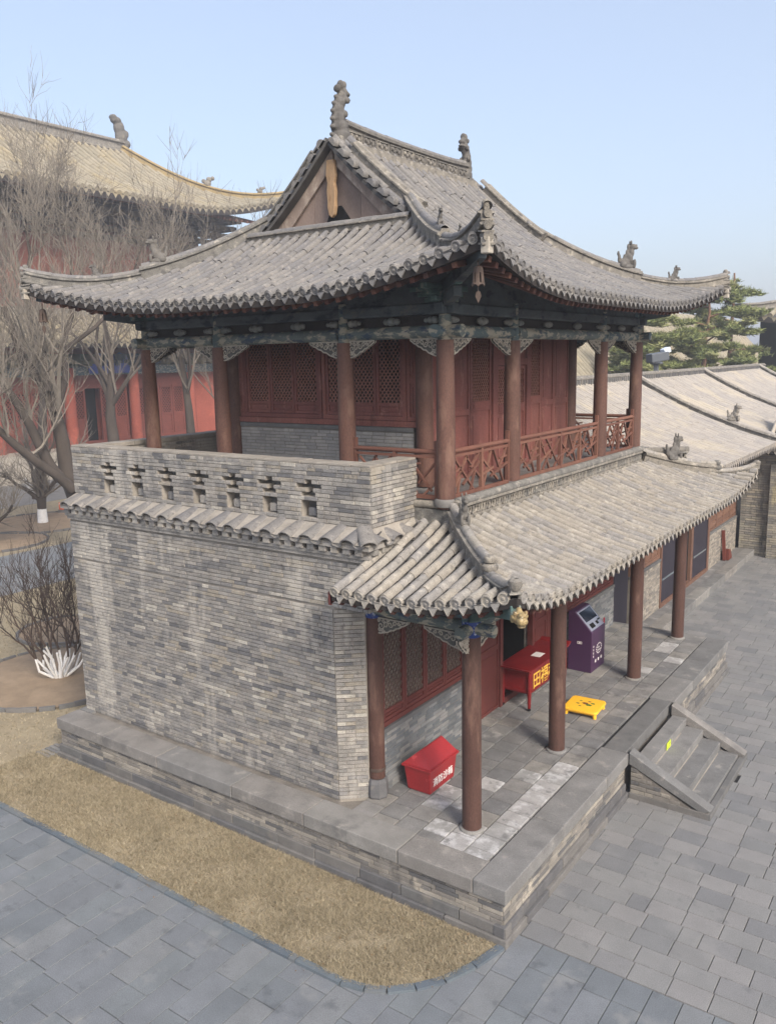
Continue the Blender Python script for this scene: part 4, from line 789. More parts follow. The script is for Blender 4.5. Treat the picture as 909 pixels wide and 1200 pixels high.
# gables
for sy in (-1, 1):
    yb = YC + sy * (GY - .13); FG = FR((0, yb, 0), (1, 0, 0), (0, sy, 0)); prof = [(XC + d, PU(AX - abs(d)) - .1) for d in np.linspace(-1.75, 1.75, 15)]
    m = MB(); zb = 9.0; edges = [(-1.75, -1.1), (-1.1, -.5), (-.5, 0), (0, .5), (.5, 1.1), (1.1, 1.75)]
    for a, b in edges:
        m.rnd(); ds = np.linspace(a + .004, b - .004, 5); m.prism(FG, [(XC + b - .004, zb), (XC + a + .004, zb)] + [(XC + d, PU(AX - abs(d)) - .12) for d in ds], -.04, random.uniform(0, .012))
    m.build('gable_boards', m_gable, pav)
    m = MB()
    for sx in (-1, 1):
        ds = np.linspace(.02, 1.8, 10); top = [(XC + sx * d, PU(AX - d) - .10) for d in ds]; bot = [(XC + sx * d, PU(AX - d) - .40 + .03 * math.sin(d * 3)) for d in ds]; pl = top + bot[::-1]; m.prism(FG, pl if sx == 1 else pl[::-1], .03, .07)
    m.build('barge_board', m_barge, pav)
    m = MB(); m.prism(FG, [(XC - .3, 9.2), (XC + .42, 9.2), (XC + .1, 9.62), (XC - .1, 9.62)], -.03, .03); m.build('gable_opening', m_dark, pav)
    m = MB(); pl = [(-.1, 10.35), (.1, 10.35), (.13, 10.1), (.09, 9.98), (.12, 9.85), (.1, 9.68), (.11, 9.6), (.07, 9.47), (0, 9.42), (-.07, 9.47), (-.11, 9.6), (-.1, 9.68), (-.12, 9.85), (-.09, 9.98), (-.13, 10.1)]; pl = [(XC + u * .78 - .02, z) for u, z in pl]; m.prism(FG, pl[::-1], .07, .15); m.build('pendant', m_pend, pav, bevel=.012)
    # ridge at the foot of the gable
    yf = YC + sy * (AY - ESK + .06); fp = [(x, yf, PU(ESK) - .06) for x in np.linspace(XC - 1.72, XC + 1.72, 9)]; o = ridge(fp, .2, .16, 'gable_foot_ridge'); m = MB(); m.box(XC - 1.75, XC + 1.75, min(yf, yb), max(yf, yb), PU(ESK) - .3, PU(ESK) + .02); m.build('gable_foot_flashing', m_ridge, pav); half_round_run([V3(p) + V3((0, 0, .14)) for p in fp], .07, o, m_tile_up)
    # rake ridges and verge tiles
    for sx in (-1, 1):
        S = SX if sx == 1 else SXn; rk = [V3((XC + sx * d, YC + sy * (GY - .12), PU(AX - d) + .0)) for d in np.linspace(.3, 1.62, 10)]
        o = ridge(rk, .2, .27, 'rake_ridge'); half_round_run([p + V3((0, 0, .25)) for p in rk], .07, o, m_tile_up)
        it = []
        for d in np.arange(.1, 1.8, .195):
            p = V3((XC + sx * d, YC + sy * (GY - .12), PU(AX - d) - .0)); tx = nrm((sx, 0, PU(AX - d - .05) - PU(AX - d))); tx = nrm((sx * .1, 0, PU(AX - d - .1) - PU(AX - d))); zz = cross3((0, 1, 0), tx); zz = zz if zz[2] > 0 else -zz
            it.append(mat4(p + V3((0, sy * .27, -.03)) + zz * .01, tx * .085, V3((0, -sy * .3, .03)), zz * .085))
        pieces(o, 'verge_tile', barrel, it, m_tile_up, 40, smooth=True)
        m = MB(); ds = np.linspace(.0, 1.82, 12)
        m.sweep([(XC + sx * d, YC + sy * (GY + .0), PU(AX - d) - .08) for d in ds], [(-.12, -.035), (-.12, .02), (.1, .02), (.1, -.035)]); m.build('verge_bed', m_pan, pav)
# main ridge with relief panels and dragon finials
ry0, ry1 = YC - 2.06, YC + 2.06; zr = 10.6
m = MB(); m.sweep([(XC, y_, zr + .05 * abs((y_ - YC) / 2.06) ** 3) for y_ in np.linspace(ry0, ry1, 13)], [(-.13, 0), (-.13, .07), (-.09, .09), (-.09, .27), (-.13, .29), (-.13, .34), (-.05, .38), (.05, .38), (.13, .34), (.13, .29), (.09, .27), (.09, .09), (.13, .07), (.13, 0)]); mr = m.build('main_ridge', m_ridge_dark, pav)
half_round_run([(XC, y_, zr + .36 + .05 * abs((y_ - YC) / 2.06) ** 3) for y_ in np.linspace(ry0, ry1, 13)], .065, mr, m_tile_up)
for sx in (-1, 1):
    Fm = FR((XC + sx * .09, 0, 0), (0, 1, 0), (sx, 0, 0)); n = 10; L = (ry1 - ry0 - .1) / n
    for i in range(n):
        a = ry0 + .05 + i * L; m = MB(); framed(m, Fm, a + .02, a + L - .02, zr + .1, zr + .265, .02, 0, .02)
        for k in range(4): m.ball(Fm.p(a + L * (.25 + .17 * k), zr + .18 + .02 * (-1) ** k, .005), (.035, .035, .04), seg=7, ring=5)
        m.build('ridge_panel', m_ridge_dark if i % 2 else m_ridge, mr)
    m = MB()
    m.sweep([(XC + sx * .2, ry0, zr - .02), (XC + sx * .2, ry1, zr - .02)], [(-.1, -.1), (-.1, .04), (0, .08), (.1, .04), (.1, -.14)]); m.build('ridge_shoulder', m_ridge, mr)
def dragon(c, face, s, name='dragon_finial'):
    """upright ridge dragon: open jaws biting the ridge, spined back, curled tail tip"""
    m = MB(); c = V3(c); P_ = lambda a, z: c + V3((0, face * a, z)) * s
    for a, z, r in ((.0, .08, .16), (.02, .2, .15), (-.02, .32, .125), (-.04, .43, .105), (-.03, .53, .095), (.0, .62, .09), (.05, .7, .085), (.09, .77, .07)): m.ball(P_(a, z), (r * .85 * s, r * 1.05 * s, r * s))
    for a, z, ra, rz in ((.17, .13, .1, .05), (.19, .04, .09, .035), (.14, .76, .07, .04), (.15, .69, .06, .025), (.03, .85, .03, .07), (.09, .86, .022, .06), (-.04, .8, .03, .05)): m.ball(P_(a, z), (.06 * s, ra * s, rz * s))
    for a, z in ((-.17, .2), (-.16, .3), (-.155, .4), (-.14, .5), (-.11, .6), (-.06, .69), (-.2, .1)): m.ball(P_(a, z), (.03 * s, .05 * s, .03 * s))
    for sx in (-1, 1):
        for a, z in ((.08, .2), (.03, .34), (.02, .48), (.07, .66)): m.ball(P_(a, z) + V3((sx * .08 * s, 0, 0)), (.03 * s, .05 * s, .045 * s))
    return remeshed(m, name, m_ridge_dark, pav, .014)
dragon((XC, ry0 - .04, zr - .1), 1, 1.26); dragon((XC, ry1 + .04, zr - .04), -1, 1.14)
for y_, sy in ((ry0 - .04, -1), (ry1 + .04, 1)):
    m = MB(); m.box(XC - .16, XC + .16, y_ - .17, y_ + .17, zr - .14, zr + .03); m.box(XC - .13, XC + .13, y_ - .14, y_ + .14, zr + .032, zr + .14); m.build('finial_base', m_ridge, pav, bevel=.015)
# hip ridges, beasts, corner posts
for sx in (-1, 1):
    for sy in (-1, 1):
        S = SX if sx == 1 else SXn; hp = [V3(S(YC + sy * (AY - e), e)) for e in np.linspace(2.9, .02, 18)]
        a = [p + V3((0, 0, -.03)) for p in hp[:11]]; o = ridge(a, .18, .30); half_round_run([p + V3((0, 0, .28)) for p in a], .065, o, m_tile_up)
        b = [p + V3((0, 0, -.02 + .10 * max(0, (i - 2) / 5) ** 2)) for i, p in enumerate(hp[10:])]; b.append(b[-1] + V3((sx * .05, sy * .05, .03))); o = ridge(b, .16, .2, 'hip_ridge_toe'); half_round_run([p + V3((0, 0, .19)) for p in b], .06, o, m_tile_up, L=.24)
        for p, sc_ in ((hp[9] + V3((0, 0, .26)), 1.0), (hp[13] + V3((0, 0, .16)), .62)): beast(p, math.atan2(sy, sx), sc_ * (1.2 if (sx, sy) == (1, 1) else .62 if (sx, sy) == (1, -1) else 1.))
        t = hp[-1]; m = MB()
        dg_ = nrm((sx, sy, 0))
        for z, r, o_ in ((-.02, .06, .05), (.11, .052, .03), (.23, .046, .02)): m.tube([t + dg_ * (o_ - .12) + V3((0, 0, z + .03)), t + dg_ * (o_ + .06) + V3((0, 0, z))], [r * .9, r], 12); m.beam(t + dg_ * (o_ - .1) + V3((0, 0, z - r - .0)), t + dg_ * (o_ + .05) + V3((0, 0, z - r - .02)), .15, .022)
        m.beam(t + dg_ * .0 + V3((0, 0, -.02)), t + dg_ * .0 + V3((0, 0, .36)), .06, .08, up=dg_); m.lathe(t + V3((0, 0, .34)), [(.03, -.06), (.05, -.03), (.05, .02), (.03, .05)], 10)
        m.build('corner_post', m_ridge, pav, smooth=40)
        m = MB(); m.box(t[0] - .055 + sx * .03, t[0] + .055 + sx * .03, t[1] - .055 + sy * .03, t[1] + .055 + sy * .03, t[2] - .2, t[2] - .02); m.build('corner_block', m_carve, pav, bevel=.012)
        m = MB(); cxx, cyy = (UX[3] if sx == 1 else UX[0]), (UY[3] if sy == 1 else UY[0])
        m.beam(V3((cxx, cyy, 7.98)), t + V3((-sx * .1, -sy * .1, -.17)), .14, .2, w2=.1, h2=.12); m.beam(V3((cxx, cyy, 7.8)), V3((cxx + sx * .5, cyy + sy * .5, 7.9)), .12, .14); m.build('hip_rafter', m_paint_dark, pav, bevel=.012)
        m = MB()                                      # stacked corner bracket arms
        for z, L in ((7.81, .3), (7.885, .42), (7.96, .55)):
            m.box(cxx - (L if sx > 0 else .1), cxx + (.1 if sx > 0 else L), cyy - .05, cyy + .05, z, z + .07); m.box(cxx - .05, cxx + .05, cyy - L, cyy + L, z + .001, z + .071); m.beam((cxx, cyy, z + .035), (cxx + sx * L, cyy + sy * L, z + .05), .09, .069)
        m.build('corner_bracket_set', m_teal, pav, bevel=.012)
# ------------------------------------------------------------------ wind bells
def bell(c, label, s=1.):
    t = thing('wind_bell', c, label, 'bell', 'wind bells under the roof corners'); c = V3(c)
    m = MB(); m.tube([c + V3((0, 0, .42)) * s, c + V3((0, 0, .3)) * s], .008, 5); m.build('hook', m_iron, t)
    m = MB()                                          # cast bell body with a scalloped, pierced skirt
    n = 24; prof = [(.025, .3), (.055, .27), (.064, .2), (.072, .12), (.082, .05), (.092, 0.)]
    vs = []
    for k, (r, z) in enumerate(prof): vs += [c + V3((r * math.cos(2 * math.pi * j / n), r * math.sin(2 * math.pi * j / n), z + (.03 * abs(math.sin(j * math.pi / 4)) if k == 5 else 0))) * s for j in range(n)]
    fs = [(i * n + j, i * n + (j + 1) % n, (i + 1) * n + (j + 1) % n, (i + 1) * n + j) for i in range(5) for j in range(n) if not (i in (2, 3) and j % 4 in (1,))] + [tuple(range(n))]
    m.add(vs, fs); b = m.build('bell_body', m_iron, t); sol = b.modifiers.new('solid', 'SOLIDIFY'); sol.thickness = .01
    m = MB(); m.tube([c + V3((0, 0, .25)) * s, c + V3((0, 0, -.08)) * s], .006, 5); F = FR(c, (.8, .58, 0), (.58, -.8, 0)); m.prism(F, [(0, -.24 * s), (.045 * s, -.14 * s), (.03 * s, -.07 * s), (-.03 * s, -.07 * s), (-.045 * s, -.14 * s)], -.006, .006); m.build('clapper_plate', m_iron, t)
bell((-.70, .64, 7.86), 'rusty iron wind bell under the roof corner above the tiled veranda', .78)
bell((-9.42, .66, 7.80), 'rusty iron wind bell hanging from the roof corner in front of the bare trees', .8)
def text_mesh(s, size, mat, F, u, z, d, name, parent, sx=1.):
    cu = bpy.data.curves.new(name, 'FONT'); cu.body = s; cu.size = size; cu.extrude = .0015; cu.offset = size * .012
    to = bpy.data.objects.new(name, cu); col.objects.link(to); bpy.context.view_layer.update()
    me = bpy.data.meshes.new_from_object(to.evaluated_get(bpy.context.evaluated_depsgraph_get())); bpy.data.objects.remove(to)
    co = np.array([v.co[:] for v in me.vertices])
    for i, v in enumerate(me.vertices): v.co = Vector(F.u * (co[i, 0] * sx) + V3((0, 0, co[i, 1])) + F.n * co[i, 2])
    me.materials.clear(); me.materials.append(mat); o = bpy.data.objects.new(name, me); link(o, parent, F.p(u, z, d)); return o
# ------------------------------------------------------------------ things on the veranda
m_bin = mk('red_fibreglass', [(150, 42, 45)], .38, 5, .12, .08, 40, stain=((158, 30, 36), 5, .6, .12, .6), stain2=((208, 90, 90), 7, .63, .08, .5), spec=.5)
m_white = mk('white_print', [(222, 214, 210)], .6, 9, .08, 0)
bx = thing('fire_sand_box', (-2.09, 1.68, .75), 'red plastic sand box with gabled lid against the dado wall', 'sand box')
def frustum(m, b, t, z0, z1):
    m.hexa([(b[0], b[2], z0), (b[1], b[2], z0), (b[1], b[3], z0), (b[0], b[3], z0), (t[0], t[2], z1), (t[1], t[2], z1), (t[1], t[3], z1), (t[0], t[3], z1)])
m = MB(); frustum(m, (-2.30, -1.90, 1.35, 2.03), (-2.33, -1.87, 1.30, 2.07), .75, 1.13); m.build('body', m_bin, bx, bevel=.02)
m = MB(); m.box(-2.355, -1.845, 1.275, 2.095, 1.13, 1.165); m.box(-2.34, -1.86, 1.29, 2.08, 1.165, 1.18)
m.add([(-2.33, 1.30, 1.18), (-1.87, 1.30, 1.18), (-1.87, 2.07, 1.18), (-2.33, 2.07, 1.18), (-2.11, 1.46, 1.38), (-2.09, 1.46, 1.38), (-2.09, 2.0, 1.38), (-2.11, 2.0, 1.38)], [(0, 1, 5, 4), (1, 2, 6, 5), (2, 3, 7, 6), (3, 0, 4, 7), (4, 5, 6, 7)]); m.build('lid', m_bin, bx, bevel=.012)
Fb = FR((-1.872, 0, 0), (0, 1, 0), nrm((1, 0, -.13))); Fb = FR((-1.875, 0, 0), (0, 1, 0), (1, 0, 0)); text_mesh('消防沙箱', .14, m_white, FR((-1.882, 1.4, 0.87), (0, 1, 0), (1, 0, 0)), 0, 0, 0, 'lettering', bx)
m_tab = mk('dark_red_lacquer', [(114, 25, 27)], .35, 4, .18, .1, 30, stain=((92, 14, 18), 3, .55, .15, .6), stain2=((176, 110, 100), 12, .68, .04, .6), spec=.5)
m_yel = mk('yellow_lettering', [(216, 170, 70)], .6, 9, .15, 0)
tb = thing('offering_table', (-2.27, 5.6, .75), 'dark red offering cabinet on legs with yellow characters and upturned top', 'table')
x0, x1, y0, y1 = -2.56, -1.97, 4.8, 6.42
m = MB(); m.box(x0 + .02, x1 - .02, y0 + .03, y1 - .03, 1.06, 1.50); m.build('cabinet', m_tab, tb, bevel=.008)
m = MB(); m.box(x0 - .03, x1 + .03, y0 - .02, y1 + .02, 1.502, 1.535); m.hexa([(x0 - .03, y0 - .1, 1.53), (x1 + .03, y0 - .1, 1.53), (x1 + .03, y0 - .02, 1.502), (x0 - .03, y0 - .02, 1.502), (x0 - .03, y0 - .1, 1.555), (x1 + .03, y0 - .1, 1.555), (x1 + .03, y0 - .02, 1.534), (x0 - .03, y0 - .02, 1.534)]); m.hexa([(x0 - .03, y1 + .02, 1.502), (x1 + .03, y1 + .02, 1.502), (x1 + .03, y1 + .12, 1.55), (x0 - .03, y1 + .12, 1.55), (x0 - .03, y1 + .02, 1.534), (x1 + .03, y1 + .02, 1.534), (x1 + .03, y1 + .12, 1.58), (x0 - .03, y1 + .12, 1.58)]); m.build('top', m_tab, tb, bevel=.006)
for x in (x0 + .03, x1 - .03):
    for y in (y0 + .03, y1 - .03):
        m = MB(); m.lathe((x, y, 0), [(.024, .80), (.03, .84), (.036, 1.0), (.04, 1.1), (.036, 1.5)], 10); lg = m.build('leg', m_tab, tb, smooth=50); m = MB(); m.lathe((x, y, 0), [(.02, .752), (.032, .76), (.03, .79), (.018, .805)], 10); m.build('caster', m_dark, lg, smooth=50)
m = MB(); framed(m, FR((x1 - .02, 0, 0), (0, 1, 0), (1, 0, 0)), y0 + .06, y1 - .06, 1.09, 1.47, .03, 0, .012); framed(m, FR((0, y0 + .03, 0), (1, 0, 0), (0, -1, 0)), x0 + .06, x1 - .06, 1.09, 1.47, .03, 0, .012); m.build('trim', m_tab, tb)
text_mesh('田福种广', .33, m_yel, FR((x1 - .014, 4.94, 1.15), (0, 1, 0), (1, 0, 0)), 0, 0, 0, 'lettering', tb)
m = MB(); m.box(-2.3, -2.12, 5.5, 5.74, 1.536, 1.539); m.build('paper_notice', m_white, tb)
m_stool = mk('yellow_plastic', [(244, 186, 48)], .45, 5, .06, .03, 30, spec=.5)
sx_ = thing('yellow_stool', (-1.19, 5.46, .75), 'low yellow plastic step stool with rounded top on the veranda floor', 'stool')
ca, sa = math.cos(R(4)), math.sin(R(4)); rot = lambda u, v: (-1.16 + u * ca - v * sa, 5.36 + u * sa + v * ca)
def rrect(w, h, r, n=5):
    out_ = []
    for cx_, cy_, a0 in ((w - r, h - r, 0), (-w + r, h - r, 90), (-w + r, -h + r, 180), (w - r, -h + r, 270)): out_ += [(cx_ + r * math.cos(R(a0 + 90 * k / n)), cy_ + r * math.sin(R(a0 + 90 * k / n))) for k in range(n + 1)]
    return out_
m = MB(); pl = rrect(.31, .30, .07); n = len(pl); lv = [(1.0, .85), (1.0, .875), (.985, .89), (.93, .893)]
m.add([(*rot(u * k, v * k), z) for k, z in lv for u, v in pl], [tuple(range(n - 1, -1, -1)), tuple(range(3 * n, 4 * n))] + [(i * n + j, i * n + (j + 1) % n, (i + 1) * n + (j + 1) % n, (i + 1) * n + j) for i in range(3) for j in range(n)]); m.build('seat', m_stool, sx_, smooth=40)
for u in (-.25, .25):
    for v in (-.24, .24): m = MB(); m.tube([(*rot(u, v), .86), (*rot(u * 1.04, v * 1.04), .752)], [.04, .03], 8); m.build('leg', m_stool, sx_)
for v in (-.25, .25): m = MB(); m.beam((*rot(-.25, v), .825), (*rot(.25, v), .825), .02, .035); m.build('stretcher', m_stool, sx_)
for u in (-.26, .26): m = MB(); m.beam((*rot(u, -.24), .825), (*rot(u, .24), .825), .02, .035); m.build('stretcher', m_stool, sx_)
for (u, v, r, c_) in ((.08, -.03, .05, (60, 110, 50)), (.0, .02, .05, (110, 60, 50)), (.13, .06, .035, (60, 110, 50)), (-.12, -.03, .03, (90, 90, 60)), (-.1, .1, .025, (90, 120, 60)), (-.05, -.13, .025, (100, 110, 60)), (.05, .12, .028, (130, 90, 60))):
    m = MB(); a = random.random() * 3
    m.add([(*rot(u + r * (1 + .3 * (k % 2)) * math.cos(2 * math.pi * k / 10 + a), v + .7 * r * (1 + .3 * (k % 2)) * math.sin(2 * math.pi * k / 10 + a)), .8945) for k in range(10)], [tuple(range(10))]); m.build('printed_motif', mk('stool_print', [c_], .5, 9, .2, 0), sx_)
m_kio = mk('purple_sheet_metal', [(64, 36, 68)], .4, 3, .06, .03, 30, spec=.5); m_silver = mk('brushed_panel', [(170, 172, 182)], .35, 5, .05, 0, metal=.6)
m_glass = mk('screen_glass', [(26, 34, 48)], .08, 2, .1, 0, spec=.6)
ki = thing('ticket_kiosk', (-2.01, 7.5, .75), 'purple self-service kiosk with sloping silver screen panel on the veranda', 'kiosk')
FK = FR((0, 7.14, 0), (1, 0, 0), (0, -1, 0)); m = MB(); m.prism(FK, [(-2.26, .75), (-1.757, .75), (-1.757, 1.60), (-2.12, 1.98), (-2.26, 1.98)], -.72, 0); m.build('cabinet', m_kio, ki, bevel=.012)
sl = nrm((-1.757 + 2.12, 0, 1.60 - 1.98)); nn = V3((-sl[2], 0, sl[0])); o_ = V3((-2.12, 0, 1.98))
class SF:                                             # frame on the sloping top
    def p(s, u, z, d): return o_ + V3((0, 7.14 + u, 0)) + sl * z + nn * d
m = MB(); m.fbox(SF(), .03, .69, .03, .50, 0, .008); m.build('screen_bezel', m_silver, ki, bevel=.004)
m = MB(); m.fbox(SF(), .08, .64, .06, .30, .008, .012); m.build('screen', m_glass, ki)
m = MB(); m.fbox(SF(), .12, .30, .36, .46, .008, .016); m.fbox(SF(), .42, .50, .37, .44, .008, .02); m.fbox(SF(), .54, .66, .35, .38, .008, .011); m.build('keypad', m_dark, ki)
FK1 = FR((-1.757, 7.14, 0), (0, 1, 0), (1, 0, 0)); m = MB()
for k in range(14): t = 2 * math.pi * k / 14; m.fbox(FK1, .40 + .13 * math.cos(t) - .016, .40 + .13 * math.cos(t) + .016, 1.18 + .1 * math.sin(t) - .012, 1.18 + .1 * math.sin(t) + .012, 0, .003)
for k in range(3): m.fbox(FK1, .2 + .15 * k, .26 + .15 * k, .92, .98, 0, .003)
for k in range(4): m.fbox(FK1, .1, .125, 1.05 + .07 * k, 1.09 + .07 * k, 0, .003)
for k in range(5): m.fbox(FK1, .33 + (k % 3) * .06, .36 + (k % 3) * .06, 1.13 + (k % 2) * .06, 1.155 + (k % 2) * .06, 0, .003)
m.build('printed_symbols', m_white, ki)
m = MB(); framed(m, FK, -2.06, -1.96, 1.33, 1.38, .01, 0, .004); m.fbox(FK, -2.03, -1.99, 1.345, 1.365, 0, .003); m.build('printed_badge', m_white, ki)
m = MB(); m.box(-1.80, -1.775, 7.86, 7.878, 1.15, 1.72); m.build('red_edge_strip', mk('red_strip', [(200, 60, 80)], .5, 3, .1, 0), ki)
# ------------------------------------------------------------------ gallery beyond the pavilion
m_gwood = mk('gallery_woodwork', [(114, 84, 70), (107, 79, 66), (120, 90, 75)], .75, 4, .2, .2, 30, stretch=(1, 1, .5)); m_slate = mk('dark_door_panel', [(46, 42, 52)], .6, 4, .15, .1, 30)
m_gwall = mk('gallery_brick', [(130, 124, 116), (142, 134, 124), (118, 113, 108), (150, 142, 131)], .9, 4, .25, .3, 50, stain=((178, 170, 158), 3, .62, .06, .7))
ga = thing('gallery_building', (-4, 17, 0), 'long low gallery with brown shutters and grey tiled roof beyond the pavilion', 'building')
m = MB(); m.box(-7.5, -2.64, 11.3, 22.9, 0, 3.6); m.build('wall', m_mortar_dark, ga)
m = MB(); m.box(-7.5, -1.95, 11.25, 22.6, -.05, .22); m.build('terrace', m_floor, ga); course(FR((-1.95, 0, 0), (0, 1, 0), (1, 0, 0)), 12.2, 22.5, -.05, .24, -.28, .06, 1.6, 'kerb_stone', m_cap, ga, .012)
FGa = FR((-2.57, 0, 0), (0, 1, 0), (1, 0, 0))
m = MB(); m.fbox(FGa, 10.55, 11.5, .3, 3.3, -.06, .0); m.build('dark_doorway', m_slate, ga)
dado(ga, FGa, 11.6, 13.9, .22, 1.55, mat=m_gwall); window_bank(ga, FGa, 11.6, 13.9, 1.63, 3.3, 4, m_gwood, m_gwood, .1, .02, 1.3, .3)
for a, b in ((14.0, 15.3), (17.0, 18.6)):             # open dark leaves
    m = MB(); m.fbox(FGa, a, b, .24, 3.2, .0, .04); framed(m, FGa, a, b, .24, 3.2, .06, .04, .055); o = m.build('door', m_slate, ga); [MB().fbox(FGa, a + .12, b - .12, z, z + .045, .04, .06).build('rail', m_kerb, o) for z in (.95, 2.1)]; m = MB(); m.fbox(FGa, a + .06, b - .06, 2.25, 3.1, .04, .045); m.build('pane', m_kerb, o)
m = MB(); m.fbox(FGa, 15.3, 17.0, .24, 3.2, -.06, -.03); m.build('doorway', m_dark, ga)
m = MB(); m.fbox(FGa, 13.9, 14.0, .22, 3.3, -.05, .07); m.fbox(FGa, 16.8, 17.0, .22, 3.3, -.05, .06); m.fbox(FGa, 18.6, 18.8, .22, 3.3, -.05, .07); m.fbox(FGa, 14, 18.6, .22, .34, -.05, .08); m.fbox(FGa, 14, 18.6, 3.2, 3.3, -.05, .06); m.build('door_frame', m_gwood, ga)
dado(ga, FGa, 18.82, 22.4, .22, 1.35, mat=m_gwall)
m = MB(); m.fbox(FGa, 18.82, 22.4, 1.42, 3.3, -.06, .0); o = m.build('shutter_wall', m_gwood, ga)
for a in np.arange(18.9, 22.2, .86):
    m = MB(); framed(m, FGa, a, a + .84, 1.45, 3.25, .07, 0, .03)
    m.build('shutter_frame', m_gwood, o)
    for k in range(9): m = MB(); z = 1.56 + k * .18; m.fbox(FGa, a + .07, a + .77, z, z + .13, 0, .02); m.build('board', m_gwood, o)
m = MB(); m.fbox(FGa, 10.5, 22.6, 3.3, 3.7, -.1, .04); m.build('lintel', m_gwood, ga)
# gallery roofs: slope rising from the eave over the facade to a ridge set back, cross ridges, tile ribs
def GP(x):  return float(np.interp(x, [-6.1, -5.2, -4.2, -3.2, -2.2, -1.2], [6.12, 5.6, 5.1, 4.68, 4.32, 4.03]))
def surfG(y, e): return (-1.25 - e, y, GP(-1.25 - e))
m = MB(); roof_shell(m, surfG, np.linspace(9.9, 43, 4), lambda s: 4.85, .05, 8); m.add([(-6.1, 9.9, 6.12), (-6.1, 43, 6.12), (-8.8, 43, 4.9), (-8.8, 9.9, 4.9)], [(0, 1, 2, 3)]); gr = m.build('roof', [m_pan, m_soffit], ga)
m_gt = mk('gallery_tile', [(156, 149, 141), (160, 153, 145), (151, 145, 139), (163, 155, 146), (154, 148, 142)], .88, 5, .12, .3, 50, stain=((184, 172, 150), .5, .52, .1, .5), stain2=((128, 124, 124), .8, .58, .1, .5))
out = newset(); tile_rows(surfG, (12.1, 42.5), lambda y: 4.8, .23, .075, .42, out, )
pieces(gr, 'barrel_tile', barrel, out['tile'], m_gt, 250, 'far_barrel_tiles', smooth=True); pieces(gr, 'eave_tile_end', disc, out['cap'], m_gt, 60, 'far_eave_tile_ends'); pieces(gr, 'drip_tile', drip, out['drip'], m_gt, 60, 'far_drip_tiles')
for y in (21.6, 30.5, 41.5): o = ridge([(-6.0 + t, y, GP(-6.0 + t) + .02) for t in np.linspace(0, 4.75, 10)], .24, .26, 'cross_ridge', ga); half_round_run([(-6.0 + t, y, GP(-6.0 + t) + .27) for t in np.linspace(0, 4.7, 10)], .08, o, m_gt)
m = MB(); m.sweep([(-6.1, 11, 6.0), (-6.1, 43, 6.0)], ridge_sec(.26, .42, 0)); rg = m.build('main_ridge', m_ridge, ga)
mm = MB(); mm.box(-.07, .07, -.012, .012, 0, .2); mm.box(-.04, .04, -.02, -.012, .03, .17)
pieces(rg, 'ridge_panel', mm, [mat4((-5.965, y, 6.1), (0, 1, 0), (-1, 0, 0), (0, 0, 1)) for y in np.arange(12, 43, .2)], m_base, 160)
b_ = beast((-2.6, 21.6, GP(-2.6) + .3), R(0), 1.3, mat=m_ridge); b_.parent = ga; b_.location = WL[b_.name] - WL[ga.name]
# end building with stone wall facing the courtyard's near side
eb = thing('end_building', (1.5, 25, 0), 'weathered grey brick gable wall closing the far end of the courtyard', 'building')
m = MB(); m.box(-2.45, 6, 22.62, 29, 0, 3.62); m.build('wall', m_mortar_dark, eb)
FEb = FR((0, 22.61, 0), (1, 0, 0), (0, -1, 0)); it = brick_face(FEb, -2.45, 3.5, .0, 3.6, .36, .07, .012, .03); 
m_eb = mk('end_wall_brick', [(134, 130, 122), (148, 142, 130), (122, 119, 114), (158, 150, 135), (140, 134, 126)], .92, 2, .3, .4, 40, stain=((176, 164, 130), .7, .6, .05, .7), stain2=((64, 62, 58), .8, .58, .08, .75), stretch=(1.6, 1, .5))
pieces(eb, 'brick', ubrick, it, m_eb, 250, 'far_bricks')
m = MB(); m.fbox(FEb, -1.5, 3.5, 0, 3.3, 0, .22); o = m.build('buttress', m_mortar_dark, eb); it = brick_face(FR((0, 22.39, 0), (1, 0, 0), (0, -1, 0)), -1.5, 3.5, 0, 3.3, .36, .07, .012, .03); pieces(o, 'brick', ubrick, it, m_eb, 150, 'far_bricks')
m = MB(); m.box(-1.6, 4, 22.1, 24.5, 3.62, 3.74); m.build('eave_course', m_soffit, eb)
def surfE(x, e): return (x, 22.0 + e, 3.78 + .45 * e)
m = MB(); roof_shell(m, surfE, np.linspace(-1.7, 5, 4), lambda s: 3.2, .1, 4); er = m.build('roof', [m_pan, m_soffit], eb); out = newset(); tile_rows(surfE, (-1.65, 5), lambda y: 3.1, .23, .075, .4, out); pieces(er, 'barrel_tile', barrel, out['tile'], m_gt, 60, 'far_barrel_tiles', smooth=True); pieces(er, 'eave_tile_end', disc, out['cap'], m_gt, 30); pieces(er, 'drip_tile', drip, out['drip'], m_gt, 30)
# shovel leaning on the gallery dado
sh = thing('dustpan', (-2.3, 20.6, .24), 'long-handled red-brown dustpan leaning against the gallery wall', 'dustpan')
m_rb = mk('red_brown_plastic', [(104, 52, 42)], .6, 5, .15, .1, 30); m = MB(); m.beam((-2.38, 20.35, .24), (-2.46, 20.35, 1.25), .07, .1); m.build('handle', m_rb, sh)
m = MB(); m.prism(FR((-2.34, 20.6, 0), (0, 1, 0), (1, 0, 0)), [(-.2, .24), (.25, .24), (.2, .36), (.02, .58), (-.18, .62)], -.08, .08); m.build('pan', m_rb, sh)
